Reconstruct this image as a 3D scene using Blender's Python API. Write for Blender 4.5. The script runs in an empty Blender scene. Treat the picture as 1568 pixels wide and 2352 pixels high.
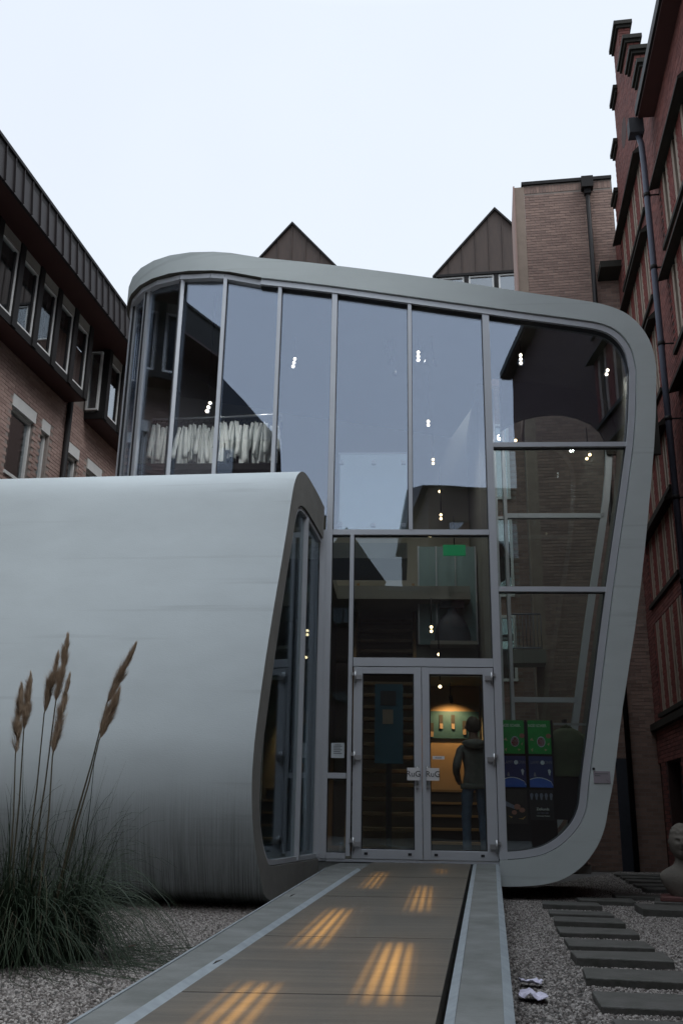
import bpy, bmesh, math, random
from mathutils import Vector, Matrix, noise
R = math.radians
random.seed(7)
scene = bpy.context.scene
COL = scene.collection

# ------------------------------------------------------------------ camera
FPX, CXP, CYP = 2151.0, 784.0, 1176.0          # focal length and centre in pixels of a 1568 x 2352 picture
_up = Vector((121.0, 6776.0, 2151.0)).normalized()   # world up seen by the camera (right, up, forward)
_fw = Vector((0, 0, 1))
_wy = (_fw - _up * _fw.dot(_up)).normalized()
_wx = _wy.cross(_up)
if _wx.x < 0: _wx = -_wx
CAM = Vector((0, 0, 1.0))
def c2w(c): return Vector((_wx.dot(c), _wy.dot(c), _up.dot(c)))
cam = bpy.data.cameras.new('camera')
cam.sensor_fit = 'VERTICAL'; cam.sensor_height = 36.0
cam.lens = FPX / 2352 * 36.0
cam.clip_end = 3000; cam.clip_start = 0.05
camo = bpy.data.objects.new('camera', cam); COL.objects.link(camo)
_r, _u, _f = c2w(Vector((1, 0, 0))), c2w(Vector((0, 1, 0))), c2w(Vector((0, 0, 1)))
camo.matrix_world = Matrix(((_r.x, _u.x, -_f.x, CAM.x), (_r.y, _u.y, -_f.y, CAM.y), (_r.z, _u.z, -_f.z, CAM.z), (0, 0, 0, 1)))
scene.camera = camo

# ------------------------------------------------------------------ world, sun, exposure
SUN_EL, SUN_AZ = R(53), R(132)
world = bpy.data.worlds.new('World'); scene.world = world; world.use_nodes = True
nt = world.node_tree; N = nt.nodes; L = nt.links
N.clear()
wo = N.new('ShaderNodeOutputWorld'); bg = N.new('ShaderNodeBackground')
sky = N.new('ShaderNodeTexSky'); sky.sky_type = 'NISHITA'; sky.sun_disc = False
sky.sun_elevation = SUN_EL; sky.sun_rotation = SUN_AZ; sky.air_density = 1.0; sky.dust_density = 4.0; sky.ozone_density = 1.0
tc = N.new('ShaderNodeTexCoord'); sep = N.new('ShaderNodeSeparateXYZ')
ramp = N.new('ShaderNodeValToRGB')                      # an even overcast: brighter towards the zenith all round
ramp.color_ramp.elements[0].position = 0.0; ramp.color_ramp.elements[0].color = (7.5, 8.1, 8.9, 1)
_e = ramp.color_ramp.elements.new(0.72); _e.color = (7.75, 8.42, 9.35, 1)
ramp.color_ramp.elements[2].position = 1.0; ramp.color_ramp.elements[2].color = (22.0, 24.0, 26.5, 1)
cl = N.new('ShaderNodeTexNoise'); cl.inputs['Scale'].default_value = 1.6; cl.inputs['Detail'].default_value = 4
clm = N.new('ShaderNodeMapRange'); clm.inputs['To Min'].default_value = 0.90; clm.inputs['To Max'].default_value = 1.08
mul = N.new('ShaderNodeVectorMath'); mul.operation = 'SCALE'
mix = N.new('ShaderNodeMix'); mix.data_type = 'RGBA'; mix.inputs['Factor'].default_value = 0.92
L.new(tc.outputs['Generated'], sep.inputs[0]); L.new(sep.outputs['Z'], ramp.inputs['Fac'])
L.new(tc.outputs['Generated'], cl.inputs['Vector']); L.new(cl.outputs['Fac'], clm.inputs['Value'])
L.new(ramp.outputs['Color'], mul.inputs[0]); L.new(clm.outputs['Result'], mul.inputs['Scale'])
L.new(sky.outputs['Color'], mix.inputs['A']); L.new(mul.outputs['Vector'], mix.inputs['B'])
L.new(mix.outputs['Result'], bg.inputs['Color']); L.new(bg.outputs['Background'], wo.inputs['Surface'])
bg.inputs['Strength'].default_value = 0.107
sun = bpy.data.lights.new('sun', 'SUN'); sun.energy = 1.3; sun.angle = R(28); sun.color = (0.96, 0.98, 1.0)
suno = bpy.data.objects.new('sun', sun); COL.objects.link(suno)
_sd = Vector((math.sin(SUN_AZ) * math.cos(SUN_EL), math.cos(SUN_AZ) * math.cos(SUN_EL), math.sin(SUN_EL)))
suno.rotation_euler = _sd.to_track_quat('Z', 'Y').to_euler()
vs = scene.view_settings
vs.view_transform = 'Standard'; vs.look = 'None'; vs.exposure = 0.12; vs.gamma = 1.0; vs.use_curve_mapping = False
scene.cycles.max_bounces = 10; scene.cycles.transparent_max_bounces = 24; scene.cycles.glossy_bounces = 5
scene.cycles.caustics_reflective = False; scene.cycles.caustics_refractive = False

# ------------------------------------------------------------------ pixel to place
def ray(x, y): return c2w(Vector(((x - CXP) / FPX, -(y - CYP) / FPX, 1.0)))
def onplane(x, y, p0, n):
    r = ray(x, y); return CAM + r * ((p0 - CAM).dot(n) / r.dot(n))
def onz(x, y, z): return onplane(x, y, Vector((0, 0, z)), Vector((0, 0, 1)))

class Frame:
    """a plan frame: P(a, b, z) is a along e1, b along e2"""
    def __init__(s, o, ang):
        s.o = Vector(o); s.e1 = Vector((math.cos(ang), -math.sin(ang), 0)); s.e2 = Vector((math.sin(ang), math.cos(ang), 0))
    def P(s, a, b, z): return s.o + s.e1 * a + s.e2 * b + Vector((0, 0, z))
FA = Frame((0, 12.2, 0), R(3.5))      # glass front: u along it, w into the building
SI = Frame((0, 0, 0), R(9.0))         # courtyard: p across, t along the ramp and the side buildings
def fz(x, y, w=0.0):
    q = onplane(x, y, FA.P(0, w, 0), FA.e2) - FA.o
    return q.dot(FA.e1), q.z
def bz(x, y, t):                      # on a wall across the courtyard
    q = onplane(x, y, SI.P(0, t, 0), SI.e2); return q.dot(SI.e1), q.z

# ------------------------------------------------------------------ mesh building
class MB:
    def __init__(s): s.v = []; s.f = []; s.m = []; s.sm = []
    def add(s, vs, fs, mi=0, smooth=False):
        o = len(s.v); s.v += [tuple(v) for v in vs]
        for f in fs: s.f.append([o + i for i in f]); s.m.append(mi); s.sm.append(smooth)
    def box(s, fr, a0, a1, b0, b1, z0, z1, mi=0):
        P = fr.P
        s.add([P(a0, b0, z0), P(a1, b0, z0), P(a1, b1, z0), P(a0, b1, z0), P(a0, b0, z1), P(a1, b0, z1), P(a1, b1, z1), P(a0, b1, z1)],
              [(3, 2, 1, 0), (4, 5, 6, 7), (0, 1, 5, 4), (1, 2, 6, 5), (2, 3, 7, 6), (3, 0, 4, 7)], mi)
    def prism(s, pts, vec, mi=0, smooth=False):
        n = len(pts); vec = Vector(vec); q = [Vector(p) + vec for p in pts]
        s.add(list(pts) + q, [tuple(range(n - 1, -1, -1)), tuple(range(n, 2 * n))], mi)
        o = len(s.v) - 2 * n
        for i in range(n):
            j = (i + 1) % n; s.f.append([o + i, o + j, o + n + j, o + n + i]); s.m.append(mi); s.sm.append(smooth)
    def bar(s, a, b, wx, wy, up=Vector((0, 0, 1)), mi=0):
        a = Vector(a); b = Vector(b); d = (b - a).normalized(); x = d.cross(up)
        if x.length < 1e-4: x = d.cross(Vector((0, 1, 0)))
        x.normalize(); y = x.cross(d)
        c = [x * (sx * wx / 2) + y * (sy * wy / 2) for sx, sy in ((-1, -1), (1, -1), (1, 1), (-1, 1))]
        s.add([a + k for k in c] + [b + k for k in c], [(3, 2, 1, 0), (4, 5, 6, 7), (0, 1, 5, 4), (1, 2, 6, 5), (2, 3, 7, 6), (3, 0, 4, 7)], mi)
    def tube(s, pts, rad, n=10, mi=0, cap=True):
        pts = [Vector(p) for p in pts]; vs = []; k = len(pts)
        rad = rad if isinstance(rad, (list, tuple)) else [rad] * k
        px = None
        for i, p in enumerate(pts):
            d = (pts[min(i + 1, k - 1)] - pts[max(i - 1, 0)]).normalized()
            if px is None:
                px = d.cross(Vector((0, 0, 1)))
                if px.length < 1e-3: px = d.cross(Vector((1, 0, 0)))
            px = (px - d * px.dot(d)).normalized(); py = d.cross(px)
            vs += [p + (px * math.cos(2 * math.pi * j / n) + py * math.sin(2 * math.pi * j / n)) * rad[i] for j in range(n)]
        fs = [(i * n + j, i * n + (j + 1) % n, (i + 1) * n + (j + 1) % n, (i + 1) * n + j) for i in range(k - 1) for j in range(n)]
        s.add(vs, fs, mi, True)
        if cap: 
            o = len(s.v) - k * n
            s.f.append([o + j for j in range(n)][::-1]); s.f.append([o + (k - 1) * n + j for j in range(n)]); s.m += [mi, mi]; s.sm += [False, False]
    def build(s, name, mats, parent=None, smooth=None, kind=None, fix=True, bevel=0.0, label=None):
        me = bpy.data.meshes.new(name)
        off = parent_world(parent)
        me.from_pydata([(x - off.x, y - off.y, z - off.z) for x, y, z in s.v], [], s.f)
        mats = mats if isinstance(mats, (list, tuple)) else [mats]
        for m in mats: me.materials.append(m)
        me.polygons.foreach_set('material_index', s.m)
        me.polygons.foreach_set('use_smooth', [smooth] * len(s.f) if smooth is not None else s.sm)
        if fix and len(s.f) < 60000:
            bm = bmesh.new(); bm.from_mesh(me); bmesh.ops.recalc_face_normals(bm, faces=bm.faces); bm.to_mesh(me); bm.free()
        o = bpy.data.objects.new(name, me); COL.objects.link(o)
        if parent: o.parent = parent
        if kind: o['kind'] = kind
        if label: o['label'] = label
        if bevel:
            b = o.modifiers.new('bevel', 'BEVEL'); b.width = bevel; b.segments = 2; b.limit_method = 'ANGLE'
        return o
def parent_world(p):
    v = Vector((0, 0, 0))
    while p is not None: v = v + p.location; p = p.parent
    return v
def tag(o, label, cat, group=None):
    o['label'] = label; o['category'] = cat
    if group: o['group'] = group
    return o
def thing(name, label, cat, loc, group=None):
    o = bpy.data.objects.new(name, None); COL.objects.link(o); o.location = loc; o.empty_display_size = 0.3
    return tag(o, label, cat, group)
def one(fr, name, mat, parent, *b, bevel=0.0, kind=None):
    m = MB(); m.box(fr, *b); return m.build(name, mat, parent, bevel=bevel, kind=kind)
def clip(poly, axis, lim, keep_above):
    out = []
    for i in range(len(poly)):
        a, b = poly[i], poly[(i + 1) % len(poly)]
        ia = (a[axis] >= lim) == keep_above; ib = (b[axis] >= lim) == keep_above
        if ia: out.append(a)
        if ia != ib:
            k = (lim - a[axis]) / (b[axis] - a[axis]); out.append(tuple(a[j] + (b[j] - a[j]) * k for j in (0, 1)))
    return out
def text(body, size, fr_o, ex, ez, mat, parent, name='lettering', align='CENTER', width=1.0):
    cu = bpy.data.curves.new(name, 'FONT'); cu.body = body; cu.size = size; cu.align_x = align; cu.align_y = 'CENTER'; cu.extrude = 0.0008
    tmp = bpy.data.objects.new('tmp', cu); COL.objects.link(tmp)
    bpy.context.view_layer.update()
    me = bpy.data.meshes.new_from_object(tmp.evaluated_get(bpy.context.evaluated_depsgraph_get()))
    bpy.data.objects.remove(tmp); bpy.data.curves.remove(cu)
    ex = Vector(ex).normalized(); ez = Vector(ez).normalized(); ey = ex.cross(ez)
    off = parent_world(parent)
    for v in me.vertices:
        v.co = Vector(fr_o) + ex * v.co.x * width + ez * v.co.y - ey * -v.co.z - off
    me.name = name; me.materials.clear(); me.materials.append(mat)
    o = bpy.data.objects.new(name, me); COL.objects.link(o); o.parent = parent
    return o

# ------------------------------------------------------------------ materials
def mat(name, col, rough=0.7, metal=0.0, var=0.0, vscale=4.0, bump=0.0, bscale=40.0, stretch=None, rnd=0.0, spec=None, emit=None, estr=0.0, col2=None):
    m = bpy.data.materials.new(name); m.use_nodes = True
    t = m.node_tree; b = t.nodes['Principled BSDF']
    b.inputs['Base Color'].default_value = (*col, 1); b.inputs['Roughness'].default_value = rough; b.inputs['Metallic'].default_value = metal
    if spec is not None: b.inputs['Specular IOR Level'].default_value = spec
    if emit: b.inputs['Emission Color'].default_value = (*emit, 1); b.inputs['Emission Strength'].default_value = estr
    co = t.nodes.new('ShaderNodeTexCoord'); src = co.outputs['Object']
    if stretch:
        mp = t.nodes.new('ShaderNodeMapping'); mp.inputs['Scale'].default_value = stretch; t.links.new(src, mp.inputs['Vector']); src = mp.outputs['Vector']
    last = None
    if var or rnd:
        hue = t.nodes.new('ShaderNodeMix'); hue.data_type = 'RGBA'; hue.blend_type = 'MIX'
        c2 = col2 or tuple(max(0, c * 0.55) for c in col)
        hue.inputs['A'].default_value = (*col, 1); hue.inputs['B'].default_value = (*c2, 1)
        f = None
        if var:
            n1 = t.nodes.new('ShaderNodeTexNoise'); n1.inputs['Scale'].default_value = vscale; n1.inputs['Detail'].default_value = 7; n1.inputs['Roughness'].default_value = 0.62
            t.links.new(src, n1.inputs['Vector'])
            mr = t.nodes.new('ShaderNodeMapRange'); mr.inputs['From Min'].default_value = 0.35; mr.inputs['From Max'].default_value = 0.72; mr.inputs['To Max'].default_value = var
            t.links.new(n1.outputs['Fac'], mr.inputs['Value']); f = mr.outputs['Result']
        if rnd:
            g = t.nodes.new('ShaderNodeNewGeometry'); mm = t.nodes.new('ShaderNodeMath'); mm.operation = 'MULTIPLY'; mm.inputs[1].default_value = rnd
            t.links.new(g.outputs['Random Per Island'], mm.inputs[0])
            if f is not None:
                ad = t.nodes.new('ShaderNodeMath'); ad.operation = 'ADD'; ad.use_clamp = True; t.links.new(f, ad.inputs[0]); t.links.new(mm.outputs[0], ad.inputs[1]); f = ad.outputs[0]
            else: f = mm.outputs[0]
        t.links.new(f, hue.inputs['Factor']); t.links.new(hue.outputs['Result'], b.inputs['Base Color'])
    if bump:
        n2 = t.nodes.new('ShaderNodeTexNoise'); n2.inputs['Scale'].default_value = bscale; n2.inputs['Detail'].default_value = 6
        t.links.new(src, n2.inputs['Vector'])
        bp = t.nodes.new('ShaderNodeBump'); bp.inputs['Strength'].default_value = bump; bp.inputs['Distance'].default_value = 0.01
        t.links.new(n2.outputs['Fac'], bp.inputs['Height']); t.links.new(bp.outputs['Normal'], b.inputs['Normal'])
    return m

def shell_mat(name, col, streak_dir_scale, zlo, zhi, amount):
    """pale sprayed concrete: mottling, faint pour lines, and dirt runs of their own shape low down"""
    m = mat(name, col, 0.62, var=0.35, vscale=1.6, bump=0.16, bscale=70, col2=tuple(c * 0.74 for c in col), stretch=(0.7, 0.7, 1.6))
    t = m.node_tree; b = t.nodes['Principled BSDF']; lk = b.inputs['Base Color'].links[0]; base = lk.from_socket
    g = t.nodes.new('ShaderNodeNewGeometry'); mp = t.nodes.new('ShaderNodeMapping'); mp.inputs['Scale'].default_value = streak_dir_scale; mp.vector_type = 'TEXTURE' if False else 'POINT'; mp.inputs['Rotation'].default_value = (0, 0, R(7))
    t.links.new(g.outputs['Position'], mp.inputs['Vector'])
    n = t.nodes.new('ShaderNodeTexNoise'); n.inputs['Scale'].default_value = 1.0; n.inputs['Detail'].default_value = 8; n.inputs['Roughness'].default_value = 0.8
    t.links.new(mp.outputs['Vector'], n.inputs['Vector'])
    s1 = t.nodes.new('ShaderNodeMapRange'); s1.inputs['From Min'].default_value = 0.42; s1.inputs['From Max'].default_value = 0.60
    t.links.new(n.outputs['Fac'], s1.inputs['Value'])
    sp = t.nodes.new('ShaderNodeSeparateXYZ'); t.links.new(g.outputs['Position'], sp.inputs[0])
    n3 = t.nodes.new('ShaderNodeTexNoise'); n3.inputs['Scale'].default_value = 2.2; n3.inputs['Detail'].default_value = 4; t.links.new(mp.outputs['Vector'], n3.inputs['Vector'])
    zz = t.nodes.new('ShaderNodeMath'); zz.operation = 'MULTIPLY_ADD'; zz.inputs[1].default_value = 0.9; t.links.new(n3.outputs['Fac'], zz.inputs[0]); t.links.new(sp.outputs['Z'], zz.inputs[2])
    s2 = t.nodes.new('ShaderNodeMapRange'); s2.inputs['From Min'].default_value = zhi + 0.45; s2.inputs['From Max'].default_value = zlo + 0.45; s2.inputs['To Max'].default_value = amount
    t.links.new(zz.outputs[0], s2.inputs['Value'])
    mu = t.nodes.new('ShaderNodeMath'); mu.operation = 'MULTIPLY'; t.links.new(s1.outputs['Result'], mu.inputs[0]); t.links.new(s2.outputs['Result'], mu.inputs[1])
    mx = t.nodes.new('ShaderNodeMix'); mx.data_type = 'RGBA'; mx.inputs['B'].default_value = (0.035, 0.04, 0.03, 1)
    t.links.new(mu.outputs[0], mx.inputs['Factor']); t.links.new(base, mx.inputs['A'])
    # faint level pour lines
    wv = t.nodes.new('ShaderNodeTexNoise'); wv.inputs['Scale'].default_value = 1.0; wv.inputs['Detail'].default_value = 3
    m2 = t.nodes.new('ShaderNodeMapping'); m2.inputs['Scale'].default_value = (0.35, 0.35, 9.0); t.links.new(g.outputs['Position'], m2.inputs['Vector']); t.links.new(m2.outputs['Vector'], wv.inputs['Vector'])
    s3 = t.nodes.new('ShaderNodeMapRange'); s3.inputs['From Min'].default_value = 0.62; s3.inputs['From Max'].default_value = 0.74; s3.inputs['To Max'].default_value = 0.35
    t.links.new(wv.outputs['Fac'], s3.inputs['Value'])
    mx2 = t.nodes.new('ShaderNodeMix'); mx2.data_type = 'RGBA'; mx2.inputs['B'].default_value = (*[c * 0.55 for c in col], 1)
    t.links.new(s3.outputs['Result'], mx2.inputs['Factor']); t.links.new(mx.outputs['Result'], mx2.inputs['A'])
    t.links.new(mx2.outputs['Result'], b.inputs['Base Color'])
    return m

def glass(name, tint, r0, refl):
    m = bpy.data.materials.new(name); m.use_nodes = True; t = m.node_tree; t.nodes.clear()
    o = t.nodes.new('ShaderNodeOutputMaterial'); mx = t.nodes.new('ShaderNodeMixShader')
    tr = t.nodes.new('ShaderNodeBsdfTransparent'); tr.inputs['Color'].default_value = (*tint, 1)
    gl = t.nodes.new('ShaderNodeBsdfGlossy'); gl.inputs['Roughness'].default_value = 0.0; gl.inputs['Color'].default_value = (*refl, 1)
    ge = t.nodes.new('ShaderNodeNewGeometry'); dt = t.nodes.new('ShaderNodeVectorMath'); dt.operation = 'DOT_PRODUCT'      # Schlick, the same from both sides of a thin pane
    t.links.new(ge.outputs['Normal'], dt.inputs[0]); t.links.new(ge.outputs['Incoming'], dt.inputs[1])
    ab = t.nodes.new('ShaderNodeMath'); ab.operation = 'ABSOLUTE'; t.links.new(dt.outputs['Value'], ab.inputs[0])
    om = t.nodes.new('ShaderNodeMath'); om.operation = 'SUBTRACT'; om.inputs[0].default_value = 1.0; om.use_clamp = True; t.links.new(ab.outputs[0], om.inputs[1])
    pw = t.nodes.new('ShaderNodeMath'); pw.operation = 'POWER'; pw.inputs[1].default_value = 5.0; t.links.new(om.outputs[0], pw.inputs[0])
    mr = t.nodes.new('ShaderNodeMapRange'); mr.inputs['To Min'].default_value = r0; mr.inputs['To Max'].default_value = 0.97
    t.links.new(pw.outputs[0], mr.inputs['Value']); t.links.new(mr.outputs['Result'], mx.inputs['Fac'])
    co = t.nodes.new('ShaderNodeTexCoord'); nz = t.nodes.new('ShaderNodeTexNoise'); nz.inputs['Scale'].default_value = 0.9; nz.inputs['Detail'].default_value = 1
    bp = t.nodes.new('ShaderNodeBump'); bp.inputs['Strength'].default_value = 0.10; bp.inputs['Distance'].default_value = 0.012
    t.links.new(co.outputs['Object'], nz.inputs['Vector']); t.links.new(nz.outputs['Fac'], bp.inputs['Height']); t.links.new(bp.outputs['Normal'], gl.inputs['Normal'])
    t.links.new(tr.outputs[0], mx.inputs[1]); t.links.new(gl.outputs[0], mx.inputs[2]); t.links.new(mx.outputs[0], o.inputs['Surface'])
    return m
def emitter(name, col, s):
    m = bpy.data.materials.new(name); m.use_nodes = True; t = m.node_tree; t.nodes.clear()
    o = t.nodes.new('ShaderNodeOutputMaterial'); e = t.nodes.new('ShaderNodeEmission'); e.inputs['Color'].default_value = (*col, 1); e.inputs['Strength'].default_value = s
    t.links.new(e.outputs[0], o.inputs['Surface']); return m

M = {}
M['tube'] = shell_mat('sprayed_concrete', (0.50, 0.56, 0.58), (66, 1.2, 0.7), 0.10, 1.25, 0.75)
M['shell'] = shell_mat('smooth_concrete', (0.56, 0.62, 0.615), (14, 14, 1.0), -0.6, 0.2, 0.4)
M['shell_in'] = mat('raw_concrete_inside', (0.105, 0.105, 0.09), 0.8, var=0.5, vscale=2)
M['ramp'] = mat('ramp_concrete', (0.118, 0.103, 0.080), 0.5, var=1.0, vscale=1.0, stretch=(0.9, 14, 1), bump=0.35, bscale=18, col2=(0.060, 0.055, 0.045))
M['kerb'] = mat('kerb_concrete', (0.172, 0.182, 0.178), 0.8, var=0.95, vscale=3.4, bump=0.35, bscale=60, col2=(0.09, 0.098, 0.09))
M['kerb_edge'] = mat('kerb_edge_pale', (0.28, 0.32, 0.345), 0.6, var=0.6, vscale=9, bump=0.1)  # edge strips in a paler tone than the kerb top
M['alu'] = mat('anodised_aluminium', (0.56, 0.59, 0.63), 0.42, metal=0.3, var=0.15, vscale=3)
M['alu_d'] = mat('dark_gasket', (0.02, 0.022, 0.025), 0.6)
M['glass'] = glass('coated_glass', (0.91, 0.93, 0.925), 0.205, (0.72, 0.82, 1.0))
M['glass_low'] = glass('lower_coated_glass', (0.92, 0.95, 0.93), 0.085, (0.80, 0.90, 1.0))
M['glass2'] = glass('clear_glass', (0.90, 0.95, 0.93), 0.05, (0.95, 1.0, 1.0))
M['winglass'] = glass('window_glass', (0.6, 0.63, 0.63), 0.26, (0.9, 0.95, 1.0))
M['dark'] = mat('dark_bronze_metal', (0.016, 0.0145, 0.0145), 0.55, var=0.3, vscale=5, spec=0.2)
M['copper'] = mat('weathered_copper', (0.070, 0.044, 0.033), 0.6, metal=0.0, var=0.6, vscale=3, stretch=(3, 3, 0.6), col2=(0.038, 0.025, 0.020), rnd=0.2)
M['fascia'] = mat('dark_fascia_metal', (0.034, 0.029, 0.030), 0.5, metal=0.0, spec=0.25, var=0.4, vscale=4, rnd=0.3, col2=(0.018, 0.015, 0.016))
M['soffit'] = mat('oxblood_soffit', (0.050, 0.014, 0.011), 0.6, var=0.3, vscale=3)
M['pale'] = mat('pale_window_paint', (0.72, 0.72, 0.70), 0.5, var=0.2, vscale=8)
M['blind'] = mat('beige_blind_box', (0.27, 0.25, 0.22), 0.6, var=0.3, vscale=6)
M['cream'] = mat('cream_stone', (0.30, 0.23, 0.18), 0.75, var=0.5, vscale=5, bump=0.1)
M['hood'] = mat('dark_stone_ledge', (0.030, 0.028, 0.023), 0.7, spec=0.2, var=0.5, vscale=6)
M['brick_l'] = mat('pinkish_brick', (0.45, 0.315, 0.27), 0.85, var=0.25, vscale=30, rnd=0.75, col2=(0.30, 0.20, 0.175), bump=0.3, bscale=80)
M['mortar_l'] = mat('grey_mortar', (0.33, 0.28, 0.25), 0.9, var=0.4, vscale=20, bump=0.2)
M['brick_b'] = mat('brown_brick', (0.36, 0.245, 0.20), 0.85, var=0.3, vscale=12, rnd=0.7, col2=(0.20, 0.135, 0.115), bump=0.3, bscale=80)
M['brick_r'] = mat('red_brick', (0.22, 0.070, 0.055), 0.85, var=0.3, vscale=14, rnd=0.55, col2=(0.070, 0.022, 0.020), bump=0.3, bscale=80)
M['brick_k'] = mat('shaded_brick', (0.075, 0.052, 0.046), 0.9, var=0.4, vscale=2)  # brick darkened in its colour so the mirrored house fronts look unlit
M['mortar_r'] = mat('dark_red_mortar', (0.070, 0.036, 0.032), 0.9, var=0.4, vscale=15)
M['pier'] = mat('bright_red_brick', (0.20, 0.042, 0.030), 0.8, var=0.3, vscale=10, rnd=0.5, col2=(0.11, 0.022, 0.018), bump=0.3)
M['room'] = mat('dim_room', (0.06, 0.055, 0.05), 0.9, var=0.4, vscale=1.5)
M['slate'] = mat('blue_slate', (0.035, 0.04, 0.055), 0.6, var=0.5, vscale=6, rnd=0.3)
M['pipe'] = mat('grey_drainpipe', (0.105, 0.115, 0.155), 0.5, var=0.2, vscale=4)
M['stone'] = mat('wet_paving_slab', (0.092, 0.088, 0.082), 0.6, var=0.95, vscale=7, bump=0.5, bscale=45, col2=(0.042, 0.046, 0.036))
M['soil'] = mat('dark_soil', (0.06, 0.057, 0.052), 0.95, var=0.5, vscale=10, bump=0.5)
M['ground'] = mat('courtyard_ground', (0.13, 0.125, 0.12), 0.95, var=0.6, vscale=8, bump=0.6, bscale=60)
M['bust'] = mat('bust_sandstone', (0.165, 0.148, 0.125), 0.85, var=0.6, vscale=8, bump=0.4, bscale=30, col2=(0.085, 0.08, 0.07))
M['redstone'] = mat('red_granite', (0.13, 0.055, 0.05), 0.6, var=0.4, vscale=20)
M['wood'] = mat('oiled_wood_tread', (0.27, 0.165, 0.07), 0.5, var=0.5, vscale=3, stretch=(1, 6, 6), col2=(0.17, 0.10, 0.045))
M['wood_dark'] = mat('dark_oiled_tread', (0.13, 0.078, 0.032), 0.5, var=0.5, vscale=3, col2=(0.08, 0.05, 0.02))
M['floor'] = mat('inside_floor', (0.28, 0.28, 0.26), 0.5, var=0.3)
M['inwall'] = mat('inside_wall_plaster', (0.24, 0.235, 0.205), 0.85, var=0.25, vscale=1)
M['upper_wall'] = mat('olive_plaster', (0.40, 0.375, 0.30), 0.85, var=0.3, vscale=1.2)
M['orange'] = mat('orange_wall_paint', (0.40, 0.285, 0.18), 0.8, var=0.15)
M['teal'] = mat('teal_panel', (0.018, 0.085, 0.13), 0.6, var=0.2)
M['white'] = mat('white_card', (0.75, 0.75, 0.75), 0.7)
M['paper'] = mat('notice_paper', (0.62, 0.68, 0.70), 0.8)
M['ink'] = mat('black_ink', (0.02, 0.02, 0.025), 0.7)
M['inkg'] = mat('grey_ink', (0.16, 0.17, 0.18), 0.7)
M['cotton'] = mat('white_cotton', (0.82, 0.85, 0.84), 0.9, var=0.25, vscale=9)
M['steel'] = mat('brushed_steel', (0.45, 0.46, 0.47), 0.35, metal=0.8)
M['lamp'] = emitter('lit_lamp', (1.0, 0.88, 0.72), 7.0)
M['lampw'] = emitter('warm_lit_lamp', (1.0, 0.72, 0.40), 6.0)
M['green'] = mat('green_sign', (0.006, 0.19, 0.075), 0.5, emit=(0.0, 0.35, 0.13), estr=0.18)

M['brass_glow'] = emitter('lamp_behind_glass', (1.0, 0.55, 0.12), 0.32)

# ------------------------------------------------------------------ ground
m = MB(); m.add([(-900, -900, -0.012), (900, -900, -0.012), (900, 900, -0.012), (-900, 900, -0.012)], [(0, 1, 2, 3)])
g = m.build('ground', M['ground'], fix=False); g['kind'] = 'structure'

# ramp axis points (inner and outer kerb edges), z rises to the door
def rz(y): return 0.25 + (y - 3.8) * (0.405 - 0.25) / (12.1 - 3.8)
def lerp(a, b, k): return a + (b - a) * k
def edge(p0, p1, y):                       # plan line through two (X, Y) points
    return lerp(p0[0], p1[0], (y - p0[1]) / (p1[1] - p0[1]))
LI = ((-0.72, 3.78), (0.49, 12.3)); RI = ((0.41, 3.87), (1.68, 12.15))
LO = ((-0.96, 3.76), (-0.13, 10.86)); RO = ((0.68, 3.89), (2.00, 12.2))
facY = lambda x: FA.o.y - x * math.tan(R(3.5)) - 0.12
# slabs: joints at these depths along the ramp
joints = [-3.0, -0.6, 1.5, 3.2, 4.35, 5.95, 8.15, 10.0, 11.98]
rampo = bpy.data.objects.new('ramp', None); COL.objects.link(rampo); rampo['kind'] = 'structure'
for i in range(len(joints) - 1):
    y0, y1 = joints[i] + 0.010, joints[i + 1] - 0.010
    m = MB(); pts = []
    for y in (y0, y1): pts.append((edge(*LI, y) + 0.004, y, rz(y)))
    for y in (y1, y0): pts.append((edge(*RI, y) - 0.03, y, rz(y)))
    m.prism([(x, y, z - 0.12) for x, y, z in pts], (0, 0, 0.12)); m.build('slab', M['ramp'], rampo)
    if i:
        m = MB(); y = joints[i]; m.prism([(edge(*LI, y) + 0.004, y - 0.0095, rz(y) - 0.05), (edge(*LI, y) + 0.004, y + 0.0095, rz(y) - 0.05), (edge(*RI, y) - 0.03, y + 0.0095, rz(y) - 0.05), (edge(*RI, y) - 0.03, y - 0.0095, rz(y) - 0.05)], (0, 0, 0.0485)); m.build('joint', M['alu_d'], rampo)
m = MB(); ys = [-3.0, 11.98]
m.prism([(edge(*LI, ys[0]) + 0.01, ys[0], -0.1), (edge(*LI, ys[1]) + 0.01, ys[1], -0.1), (edge(*RI, ys[1]) - 0.02, ys[1], -0.1), (edge(*RI, ys[0]) - 0.02, ys[0], -0.1)], (0, 0, 0.11))
m.build('ramp_bed', M['soil'], rampo)
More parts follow.
